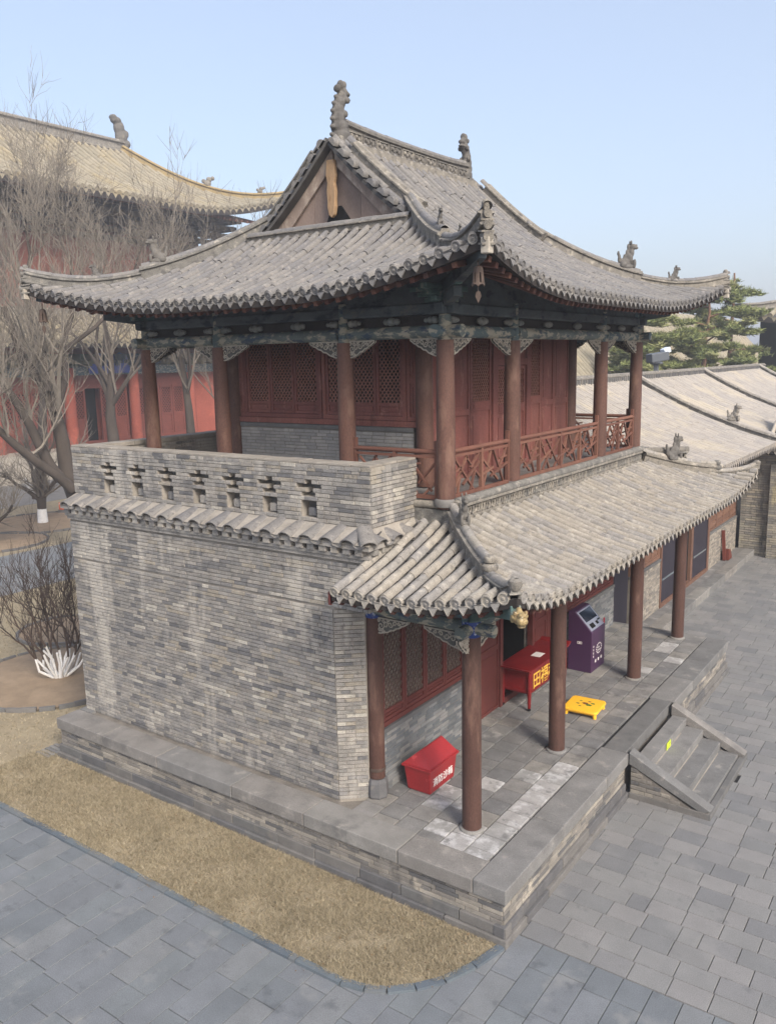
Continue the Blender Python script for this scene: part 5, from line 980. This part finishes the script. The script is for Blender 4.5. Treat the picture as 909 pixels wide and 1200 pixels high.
# ------------------------------------------------------------------ trees
m_bark = mk('tree_bark', [(76, 68, 62), (70, 63, 58)], .95, 3, .3, .8, 18, stretch=(1, 1, .3)); m_twig = mk('twig_bark', [(116, 108, 99), (105, 98, 90), (126, 118, 108)], .95, 3, .2, 0)
m_barkd = mk('shrub_bark', [(78, 66, 60), (70, 60, 56), (88, 74, 66)], .95, 5, .2, 0); m_lime = mk('lime_wash', [(226, 224, 222), (214, 212, 210)], .9, 7, .12, .3, 40, stain=((170, 160, 150), 6, .62, .08, .6))
def grow(tr, cr, p, d, L, r, lvl, maxl, rs, up=.25, wob=.25, nch=(3, 6), shrink=(.5, .72), ang=(25, 55), rmin=.005, clear=2):
    n = 5 if lvl < 2 else 4 if lvl < 4 else 3; pts = [V3(p)]; d = nrm(d); rad = [r]; dirs = [d]
    for i in range(n):
        d = nrm(d + rs.normal(0, wob, 3) * .55 + V3((0, 0, up * .35))); pts.append(pts[-1] + d * L / n); rad.append(r * (1 - .55 * (i + 1) / n)); dirs.append(d)
    (tr if lvl < 2 else cr).tube(pts, rad, 9 if lvl == 0 else 6 if lvl == 1 else 4 if lvl == 2 else 3, cap=lvl < 2)
    if lvl >= maxl: return
    for k in range(rs.integers(*nch) + (2 if lvl + 1 == maxl else 0)):
        i = rs.integers(1 if lvl else clear, n + 1); t = rs.uniform(0, 1); q = pts[i - 1] * (1 - t) + pts[i] * t; dd = dirs[i]
        ax = nrm(cross3(dd, rs.normal(0, 1, 3))); a = R(rs.uniform(*ang)); nd = dd * math.cos(a) + cross3(ax, dd) * math.sin(a)
        grow(tr, cr, q, nd + V3((0, 0, up * .6)), L * rs.uniform(*shrink), max(rad[i] * rs.uniform(.5, .75), rmin), lvl + 1, maxl, rs, up, wob, nch, shrink, ang, rmin, clear)
    grow(tr, cr, pts[-1], dirs[-1], L * rs.uniform(.55, .75), rad[-1] * .95, lvl + 1, maxl, rs, up, wob, nch, shrink, ang, rmin, clear)
def CAM_PT(x, y, D): return CAM + (FW + RT * ((x - 454.5) / FPX) - UP * ((y - 600) / FPX)) * D
def bare_tree(base, stems, seed, label, maxl=5, r=.3, L=5, name='bare_tree', group=None, **kw):
    rs = np.random.default_rng(seed); t = thing(name, base, label, 'tree', group); tr, cr = MB(), MB()
    for (d, Ls, rr) in stems: grow(tr, cr, V3(base) + V3((0, 0, -.05)), d, L * Ls, r * rr, 0, maxl, rs, **kw)
    tr.build('trunk', m_bark, t, smooth=60); cr.build('crown', m_twig, t); return t
bt = thing('bare_tree', tuple(CAM_PT(112, 655, 31.5)[:2]) + (0,), 'large bare tree with dark forked stems just beyond the brick terrace wall', 'tree'); rs = np.random.default_rng(11); tr, cr = MB(), MB()
for pts_, r0, r1, dd in (([(114, 664), (98, 610), (88, 580), (79, 558), (74, 519), (65, 483), (57, 459), (40, 437), (26, 420), (18, 395), (5, 360)], .36, .1, (31.5, 30)), ([(86, 574), (69, 558), (45.5, 542.6), (20, 523), (0, 505), (-25, 485)], .2, .1, (30.8, 28.5)), ([(72, 562), (59, 546), (47.5, 523), (33.7, 495), (18, 469), (0, 443.6), (-14, 415)], .22, .1, (30.6, 30)), ([(65, 483), (78, 440), (72, 410), (84, 370), (86, 330), (82, 300)], .17, .05, (30.4, 32)), ([(57, 459), (48, 400), (30, 340), (36, 300), (30, 265)], .15, .04, (30.3, 31)), ([(72, 412), (110, 385), (150, 345), (165, 290)], .1, .03, (30.6, 33))):
    n = len(pts_); P3 = [CAM_PT(p[0], p[1], dd[0] + (dd[1] - dd[0]) * i / (n - 1)) for i, p in enumerate(pts_)]; rad = list(np.linspace(r0, r1, n)); tr.tube(P3, rad, 10)
    for k in range(7):
        i = rs.integers(max(2, n // 2), n); t = rs.uniform(0, 1); q = P3[i - 1] * (1 - t) + P3[i] * t; d = nrm(P3[i] - P3[i - 1]); grow(tr, cr, q, nrm(d * .8 + rs.normal(0, .55, 3) + (0, 0, .35)), rs.uniform(1.8, 3.2), rad[i] * .45, 2, 5, rs, up=.34, wob=.26, rmin=.008, nch=(3, 5), shrink=(.52, .74))
tr.build('trunk', m_bark, bt, smooth=60); cr.build('crown', m_twig, bt)
bare_tree((-38.5, 23.5, 0), [((.05, .05, 1), 1.0, 1)], 5, 'bare grey tree standing in front of the dark hall doorway', 5, .45, 6.6, wob=.2, up=.32, rmin=.013, nch=(2, 4), shrink=(.54, .8), clear=4)
bare_tree((-37, 17.2, 0), [((0, 0, 1), 1.0, 1)], 21, 'bare tree with straight thin trunk before the red hall wall', 5, .34, 7.2, wob=.16, up=.36, rmin=.013, nch=(2, 4), shrink=(.54, .8), clear=4)
bare_tree((-33.5, 25.2, 0), [((.05, .0, 1), 1.0, 1)], 33, 'tall bare tree behind the pavilion with twigs above the eaves', 5, .34, 7.4, wob=.16, up=.4, rmin=.013, nch=(2, 4), shrink=(.54, .8), clear=4)
bare_tree((-30.5, 27.5, 0), [((.05, .0, 1), 1.0, 1)], 42, 'bare tree behind the pavilion near the hall roof corner', 5, .3, 7.0, wob=.16, up=.4, rmin=.013, nch=(2, 4), shrink=(.54, .8))
# small fruit tree with whitewashed foot
def limed_tree(base, seed, label, s=1.):
    rs = np.random.default_rng(seed); t = thing('young_tree', base, label, 'tree'); base = V3(base); m = MB(); m.tube([base, base + V3((0, .01, .55)) * s], [.2 * s, .17 * s], 12); m.build('limewash_band', m_lime, t, smooth=50)
    tr, cr = MB(), MB(); tr.tube([base + V3((0, .01, .55)) * s, base + V3((.05, 0, 1.0)) * s], [.17 * s, .19 * s], 10)
    for d in ((-1, -.5, 1.1), (.9, .7, .9), (-.3, .2, 1.3), (.35, .2, 1.2), (-.8, .3, 1)): grow(tr, cr, base + V3((0, 0, .85)) * s, d, 1.9 * s, .1 * s, 1, 4, rs, up=.3, wob=.35)
    tr.build('trunk', m_bark, t, smooth=60); cr.build('crown', m_twig, t)
    m = MB(); m.tube([base + V3((-.2, -.1, 1.1)) * s, base + V3((-.5, -.3, 1.75)) * s], [.11 * s, .09 * s], 8); m.build('white_wrap', m_lime, t, smooth=50)
limed_tree((-30.3, 13.2, 0.05), 3, 'stubby pruned tree with whitewashed foot in a round bed', 1.15); limed_tree((-27.6, 9.2, 0.05), 8, 'slender tree with whitewashed foot partly cut by the lawn edge bed', .9)
# shrub with whitewashed stems
sb = thing('bare_shrub', (-12.5, 2.25, .08), 'dense leafless shrub with whitewashed lower stems beside the brick wall', 'shrub'); rs = np.random.default_rng(4); wm, tr, cr = MB(), MB(), MB()
for k in range(18):
    a = 2 * math.pi * k / 18 + rs.uniform(-.2, .2); o = rs.uniform(.35, 1.25); d = nrm((math.cos(a) * o, math.sin(a) * o, 1)); b0 = V3((-12.5 + .12 * math.cos(a), 2.25 + .12 * math.sin(a), .04)); L = rs.uniform(.55, .95); L *= rs.uniform(.75, 1.15); mid = b0 + d * L * .5 + rs.normal(0, .06, 3); q = b0 + nrm(d + (0, 0, .15)) * L
    wm.tube([b0, mid, q], [.034, .029, .024], 7)
    if k % 6 != 4: grow(tr, cr, q - d * .02, d + V3((0, 0, .35)), rs.uniform(1.15, 1.6), .026, 1, 4, rs, up=.4, wob=.34, nch=(2, 5), shrink=(.5, .75), ang=(18, 46), rmin=.006)
wm.build('whitewashed_stem_cluster', m_lime, sb, smooth=60); tr.build('branches', m_barkd, sb); cr.build('crown', m_barkd, sb)
# lawn sign
ls = thing('lawn_sign', (-31.7, 15.2, .02), 'tiny orange-red sign standing on the far lawn', 'sign'); m = MB(); m.fbox(FR((-31.7, 15.2, 0), (.8, .58, 0), (.58, -.8, 0)), -.2, .2, .2, .55, -.02, .02); m.build('board', mk('orange_sign', [(196, 92, 60)], .6, 6, .2, 0), ls); m = MB(); m.fbox(FR((-31.7, 15.2, 0), (.8, .58, 0), (.58, -.8, 0)), -.25, .25, .0, .2, -.06, .06); m.build('foot', m_base, ls)
# pine
m_needle = mk('pine_needles', [(124, 131, 80), (134, 138, 88), (112, 120, 74), (142, 143, 96), (128, 136, 84)], .8, 3, .2, 0); m_pbark = mk('pine_bark', [(120, 92, 74)], .95, 5, .3, .5, 20)
def pine(base, h, seed, label, lean=(0, 0), spread=2.6):
    rs = np.random.default_rng(seed); t = thing('pine_tree', base, label, 'tree', 'pines behind the gallery roof'); base = V3(base); tr = MB(); n = 8; pts = [base + V3((lean[0] * k / n, lean[1] * k / n, h * k / n)) + rs.normal(0, .07, 3) * (k > 0) for k in range(n + 1)]; tr.tube(pts, list(np.linspace(.24, .05, n + 1)), 8)
    V_, F_ = [], []
    for k in range(32):
        f = rs.uniform(.35, 1.0); i = min(int(f * n), n - 1); p = pts[i] + (pts[i + 1] - pts[i]) * (f * n - i); a = rs.uniform(0, 2 * math.pi); L = spread * (1.15 - .75 * f) * rs.uniform(.6, 1.1); q = p + V3((math.cos(a) * L, math.sin(a) * L, rs.uniform(-.1, .35) * L)); tr.tube([p, (p + q) / 2 + V3((0, 0, .12)), q], [.06, .04, .015], 5)
        for c in range(11):
            g_ = rs.uniform(.3, 1.05); cc = p + (q - p) * g_ + rs.normal(0, .3, 3) * V3((1, 1, .3)); sz = rs.uniform(.3, .55)
            for w in range(95):
                dd = rs.normal(0, 1, 3) * V3((1, 1, .75)); dd[2] = abs(dd[2]) * .9 - .15; dd = nrm(dd); s0 = cc + rs.normal(0, .12, 3) * V3((1, 1, .4)); sd_ = nrm(cross3(dd, rs.normal(0, 1, 3))) * .034; b = len(V_); V_ += [s0 - sd_, s0 + sd_, s0 + dd * sz * rs.uniform(.6, 1)]; F_.append((b, b + 1, b + 2))
    tr.build('trunk', m_pbark, t, smooth=60); m = MB(); m.v = [tuple(v) for v in V_]; m.f = F_; m.r = list(np.repeat(rs.random(len(F_) // 95 + 1), 95)[:len(F_)]); m.m = [0] * len(F_); m.build('crown', m_needle, t)
pine((-9.6, 42.0, 0), 10.6, 1, 'bushy green pine rising behind the gallery ridge beside the pavilion', (.6, .8), 4.0); pine((-8.9, 46.5, 0), 11.6, 2, 'taller open pine with visible trunk before the far tiled roof', (.3, -.3), 3.6); pine((-12.2, 40.0, 0), 9.2, 6, 'low spreading pine whose needles touch the floodlight', (.2, .3), 3.4)
# floodlight on a short mast behind the balcony
fl = thing('floodlight', (-6.1, 24.1, 6.3), 'grey floodlight on a short mast at the gallery ridge', 'floodlight'); m_lamp = mk('lamp_housing', [(88, 92, 98)], .5, 5, .1, .05, 30); m_lens = mk('lamp_glass', [(222, 228, 236)], .2, 3, .05, 0)
m = MB(); m.box(-6.18, -6.02, 24.05, 24.2, 6.3, 6.72); m.build('mast', m_lamp, fl, bevel=.01)
m = MB(); m.beam((-6.3, 23.85, 6.88), (-5.85, 24.5, 6.98), .4, .34); m.box(-6.3, -5.88, 23.95, 24.3, 6.66, 6.76); m.build('housing', m_lamp, fl, bevel=.04)
m = MB(); m.beam((-5.95, 24.35, 7.12), (-5.78, 24.55, 7.22), .32, .2); m.build('lens', m_lens, fl, bevel=.03)
# ------------------------------------------------------------------ far roofs on the right
m_ft = mk('far_tile', [(146, 137, 119), (150, 141, 123), (141, 133, 116)], .9, 2, .16, .2, 30, stain=((158, 143, 110), .4, .5, .15, .6))
def simple_hall(name, label, xe, xr, ye0, ye1, zr, ze, zw, wmat, gap=.5, sag=.6, up=.7, back=None):
    """hall whose main slope faces +X: eave at xe, ridge at xr"""
    t = thing(name, ((xe + xr) / 2, (ye0 + ye1) / 2, 0), label, 'building'); run = xe - xr; hip = run * .8
    def P(e): q = e / run; return ze + (zr - ze) * (q * (1 - sag) + sag * q * q) if True else 0
    def S(y, e):
        ey = max(min(y - ye0, ye1 - y), 0); c = max(0, 1 - max(e, ey) / 9) ** 2 * max(0, 1 - min(e, ey) / 6); sg = -1 if y - ye0 < ye1 - y else 1; return (xe - e + .8 * c * up, y + sg * .8 * c * up, P(e) + 1.9 * c * up)
    em = lambda y: max(.01, min(run, (y - ye0) * run / hip, (ye1 - y) * run / hip)); m = MB(); roof_shell(m, S, np.linspace(ye0 + .01, ye1 - .01, 44), em, .4, 10)
    def S2(y, e): p = S(y, e); return (2 * xr - p[0], p[1], p[2])
    roof_shell(m, S2, np.linspace(ye0 + .01, ye1 - .01, 24), em, .4, 6)
    for yy, sg in ((ye0, 1), (ye1, -1)):
        a, b = V3(S(yy + sg * .01, 0)), V3(S2(yy + sg * .01, 0)); r_ = V3((xr, yy + sg * hip, zr)); m.mi = 0; N_ = 10
        rows = [[a + (r_ - a) * (i / N_) for i in range(N_ + 1)], [b + (r_ - b) * (i / N_) for i in range(N_ + 1)]]
        for row in rows:
            for i, p in enumerate(row): p[2] = P(run * i / N_) + (1.9 * up * max(0, 1 - i / 4) ** 2)
        m.sheet(rows)
    ro = m.build('roof', [m_pan, m_soffit], t); out = newset(); tile_rows(S, (ye0 + .4, ye1 - .4), lambda y: em(y) - .2, gap, gap * .3, 1.1, out)
    pieces(ro, 'barrel_tile', barrel, out['tile'], m_ft, 120, 'far_barrel_tiles', smooth=True); pieces(ro, 'eave_tile_end', disc, out['cap'], m_ft, 60, 'far_eave_tile_ends'); pieces(ro, 'drip_tile', drip, out['drip'], m_ft, 60, 'far_drip_tiles')
    return t, S, em, hip, P
ft = thing('courtyard_hall', (2, 53, 0), 'far hall with upturned tiled eave and dark wall beyond the pines', 'building')
def surfF(x, e):
    ex = max(x + 8.4, 0); c = max(0, 1 - max(e, ex) / 6) ** 2 * max(0, 1 - min(e, ex) / 5); return (x - .4 * c, 47.6 + e - .4 * c, 8.75 + .36 * e + .012 * e * e + .75 * c)
emF = lambda x: max(.02, min(7., (x + 8.4) * 1.1)); m = MB(); roof_shell(m, surfF, np.linspace(-8.38, 14, 26), emF, .35, 8); m.add([surfF(-8.38, 0), (-2.0, 54.6, 11.86), (-8.4, 61, 9.2)], [(0, 1, 2)]); m.add([(-2.0, 54.6, 11.86), (14, 54.6, 11.86), (14, 61.5, 8.8), (-8.4, 61.5, 8.8)], [(0, 1, 2, 3)]); ro = m.build('roof', [m_pan, m_soffit], ft); out = newset(); tile_rows(surfF, (-8.1, 14), lambda x: emF(x) - .1, .5, .15, 1.0, out); pieces(ro, 'barrel_tile', barrel, out['tile'], m_ft, 60, 'far_barrel_tiles', smooth=True); pieces(ro, 'eave_tile_end', disc, out['cap'], m_ft, 12, 'far_eave_tile_ends'); pieces(ro, 'drip_tile', drip, out['drip'], m_ft, 12, 'far_drip_tiles')
m = MB(); m.sweep([V3(surfF(-8.4 + e / 1.1, e)) for e in np.linspace(.1, 6.9, 8)], ridge_sec(.5, .5, 0)); m.build('hip_ridge', m_ridge, ft)
m = MB(); m.box(-7.6, 14, 48.9, 60, 0, 9.0); m.build('wall', m_dark, ft)
fs_ = thing('side_hall', (-19, 60, 0), 'steep grey tiled roof glimpsed between the pine branches', 'building')
def surfS(y, e): return (-13.5 - e * .8, y, 4.6 + e * .85)
m = MB(); roof_shell(m, surfS, np.linspace(31, 88, 4), lambda s: 7., .3, 4); m.add([(-19.1, 31, 10.55), (-19.1, 88, 10.55), (-25, 88, 5.2), (-25, 31, 5.2)], [(0, 1, 2, 3)]); ro = m.build('roof', [m_pan, m_soffit], fs_); out = newset(); tile_rows(surfS, (31, 88), lambda y: 6.9, .5, .16, 1.1, out); pieces(ro, 'barrel_tile', barrel, out['tile'], m_ft, 100, 'far_barrel_tiles', smooth=True)
m = MB(); m.box(-24, -14.4, 31.5, 87.5, 0, 5.0); m.prism(FR((0, 31.5, 0), (1, 0, 0), (0, -1, 0)), [(-24, 5.0), (-14.4, 5.0), (-19.1, 10.2)], -.3, 0); m.build('wall', m_gwall, fs_)
# ------------------------------------------------------------------ great hall behind the trees
m_hred = mk('hall_red_wall', [(148, 80, 67)], .85, .8, .14, .1, 10, stain=((186, 104, 84), .6, .56, .1, .5)); m_hwood = mk('hall_woodwork', [(124, 70, 60), (114, 64, 56)], .8, 1.5, .15, .1, 12)
gh, SH, emH, hipH, PH = simple_hall('great_hall', 'great double-eaved temple hall with red doors and tan tiled roof behind bare trees', -42.5, -52, 2, 43.5, 23.3, 17.9, 0, m_red, .55, .35, 1.0)
m = MB(); m.sweep([(-52, 10.5, 23.1), (-52, 36.2, 23.1)], ridge_sec(.8, 1.0, 0)); m.build('main_ridge', m_ridge, gh)
m = MB(); hp = [V3(SH(43.5 - e * hipH / 9.5, e)) for e in np.linspace(9.4, .05, 16)]; m.sweep([p - V3((0, 0, .05)) for p in hp], ridge_sec(.55, .6, 0)); m.build('hip_ridge', mk('hall_hip_tile', [(150, 132, 96)], .85, 1, .2, .4, 10), gh)
m = MB(); c = V3((-52, 36.2, 23.8))
for a, z, ra, rz in ((0, .3, .55, .6), (.05, 1.0, .45, .6), (-.1, 1.6, .4, .5), (-.35, 2.1, .4, .25), (-.6, 2.3, .2, .18), (.5, .5, .25, .3), (.42, 1.2, .2, .3), (-.5, .35, .3, .25)): m.ball(c + V3((0, a, z - .4)), (.4, ra * 1.15, rz * 1.1))
o = m.build('ridge_dragon', m_ridge_dark, gh, smooth=True); r_ = o.modifiers.new('remesh', 'REMESH'); r_.mode = 'VOXEL'; r_.voxel_size = .07; r_.use_smooth_shade = True
for e, sc_ in ((4.4, 1.), (1.6, .7)):
    m = MB(); p = V3(SH(43.5 - e * hipH / 9.5, e)) + V3((0, 0, .6))
    for a, z, ra in ((0, .1, .3), (.1, .4, .22), (.3, .5, .16), (-.2, .3, .16)): m.ball(p + V3((a, a, z)) * sc_, ra * sc_)
    m.build('hip_beast', m_ridge, gh, smooth=True)
FH = FR((-46.5, 0, 0), (0, 1, 0), (1, 0, 0)); FH2 = FR((-45.2, 0, 0), (0, 1, 0), (1, 0, 0))
m = MB(); m.box(-58, -46.52, 6, 38.5, 0, 9); m.build('wall', m_hred, gh); m = MB(); m.box(-58, -46.53, 6, 38.5, 9.01, 18.4); m.build('upper_wall', mk('hall_upper_boards', [(118, 74, 64)], .9, .8, .3, .2, 8, stain=((84, 62, 56), .9, .52, .1, .7)), gh)
m = MB(); m.box(-60, -43.2, 4, 41, -.05, 1.7); m.build('terrace', m_carve, gh)
m = MB()                                              # dense eave bracket sets, stepped out under the upper eave
for y in np.arange(5.5, 40.5, 1.15):
    for k in range(5): m.rnd().box(-46.5, -45.9 + .55 * k, y - .12, y + .12, 15.5 + .5 * k, 15.86 + .5 * k); m.box(-46.2 + .55 * k, -45.95 + .55 * k, y - .5, y + .5, 15.55 + .5 * k, 15.85 + .5 * k)
m.build('bracket_sets', mk('hall_bracket_paint', [(78, 70, 62), (92, 82, 70), (66, 62, 58)], .9, 1.5, .25, 0), gh)
m = MB()
for y in np.arange(3.5, 42.5, .6): m.beam((-42.7, y, 17.55), (-46.5, y, 18.6), .2, .2)
m.build('eave_rafters', m_raft, gh)
def PHl(e): return 8.45 + e * .36 + e * e * .03
def SHl(y, e):
    ey = max(min(y - 1, 44.5 - y), 0); c = max(0, 1 - max(e, ey) / 5) ** 2 * max(0, 1 - min(e, ey) / 4); return (-42.4 - e + .3 * c, y, PHl(e) + .8 * c)
m = MB(); roof_shell(m, SHl, np.linspace(1, 44.5, 40), lambda s: max(.02, min(4.1, s - 1, 44.5 - s)), .3, 6); ro = m.build('lower_roof', [m_pan, m_soffit], gh); out = newset(); tile_rows(SHl, (1.3, 44.2), lambda y: max(.02, min(4.0, y - 1, 44.5 - y)), .5, .15, .9, out)
pieces(ro, 'barrel_tile', barrel, out['tile'], m_ft, 120, 'far_barrel_tiles', smooth=True); pieces(ro, 'eave_tile_end', disc, out['cap'], m_ft, 60, 'far_eave_tile_ends'); pieces(ro, 'drip_tile', drip, out['drip'], m_ft, 60, 'far_drip_tiles')
m = MB(); m.fbox(FH, 6, 38.5, 10.2, 10.8, 0, .3); m.build('lower_roof_ridge', m_ridge, gh)
m = MB()
for y in np.arange(3.5, 42, 1.1): m.rnd().box(-46.4, -44.6, y - .12, y + .12, 7.0, 7.35); m.box(-46.4, -43.9, y - .1, y + .1, 7.4, 7.8); m.box(-45.0, -44.7, y - .45, y + .45, 7.15, 7.4)
m.build('lower_bracket_sets', mk('hall_lower_paint', [(84, 92, 78), (104, 102, 82), (58, 70, 84), (120, 112, 88)], .85, 1.2, .3, 0), gh)
m = MB(); m.box(-45.5, -45.0, 3, 42, 6.4, 7.0); m.build('painted_lintel', m_paint, gh)
for y in (9, 14.6, 20.0, 25.2, 30.4, 35.6, 40.6): m = MB(); m.lathe((-45.2, y, 0), [(.4, 1.7), (.38, 3), (.36, 6.9)], 16); m.build('column', m_hred, gh, smooth=50)
for k, (a, b) in enumerate(((9, 14.6), (14.6, 20), (20, 25.2), (25.2, 30.4), (30.4, 35.6))):
    m = MB(); m.fbox(FH2, a + .3, b - .3, 5.5, 6.7, -.5, -.4); m.fbox(FH2, a + .3, b - .3, 1.7, 1.95, -.5, -.3); o = m.build('door_bay', m_hwood, gh); n = 4; w = (b - a - .6) / n
    for i in range(n):
        u = a + .3 + i * w
        if k == 3 and i in (1,): m = MB(); m.fbox(FH2, u, u + w, 1.9, 5.5, -1.2, -.9); m.build('dark_opening', m_dark, o); continue
        m = MB(); framed(m, FH2, u + .03, u + w - .03, 1.95, 5.5, .14, -.5, -.36); m.fbox(FH2, u + .12, u + w - .12, 2.0, 3.3, -.48, -.42); m.fbox(FH2, u + .12, u + w - .12, 3.3, 3.5, -.5, -.38); lattice(m, FH2, u + .15, u + w - .15, 3.5, 5.36, -.46, -.42, .17, .05, 1.2); dl = m.build('door_leaf', m_hwood, o); m = MB(); m.fbox(FH2, u + .1, u + w - .1, 3.4, 5.4, -.56, -.52); m.build('dark_pane', m_dark, o)
for a, b in ((35.9, 41), (3, 8.7)): m = MB(); m.fbox(FH2, a, b, 1.7, 6.7, -.6, -.4); m.build('side_wall', m_hred, gh)
m = MB(); m.prism(FH2, [(26.6, 6.5), (28.1, 6.5), (28.1, 7.3), (27.9, 7.7), (27.35, 7.9), (26.8, 7.7), (26.6, 7.3)], .3, .36); m.prism(FH2, [(28.4, 6.5), (29.9, 6.5), (29.9, 7.3), (29.7, 7.7), (29.15, 7.9), (28.6, 7.7), (28.4, 7.3)], .3, .36); m.build('blue_name_board', mk('blue_board', [(70, 84, 150)], .7, 2, .15, 0), gh)
# ------------------------------------------------------------------ haze
hb = MB(); hb.box(-402, 302, -152, 502, -1.5, 27.5); ho = hb.build('haze', mk('haze_tmp', [(200, 200, 200)]), origin=(0, 0, 0)); ho['kind'] = 'stuff'
hm = bpy.data.materials.new('haze'); hm.use_nodes = True; nt = hm.node_tree; nt.nodes.remove(nt.nodes['Principled BSDF']); pv = nt.nodes.new('ShaderNodeVolumePrincipled'); pv.inputs['Density'].default_value = .0022; pv.inputs['Color'].default_value = (.93, .95, 1, 1); pv.inputs['Anisotropy'].default_value = .2
nt.links.new(pv.outputs[0], nt.nodes['Material Output'].inputs['Volume']); ho.data.materials.clear(); ho.data.materials.append(hm)
tag(ho, 'thin pale haze filling the air of the courtyard', 'haze')
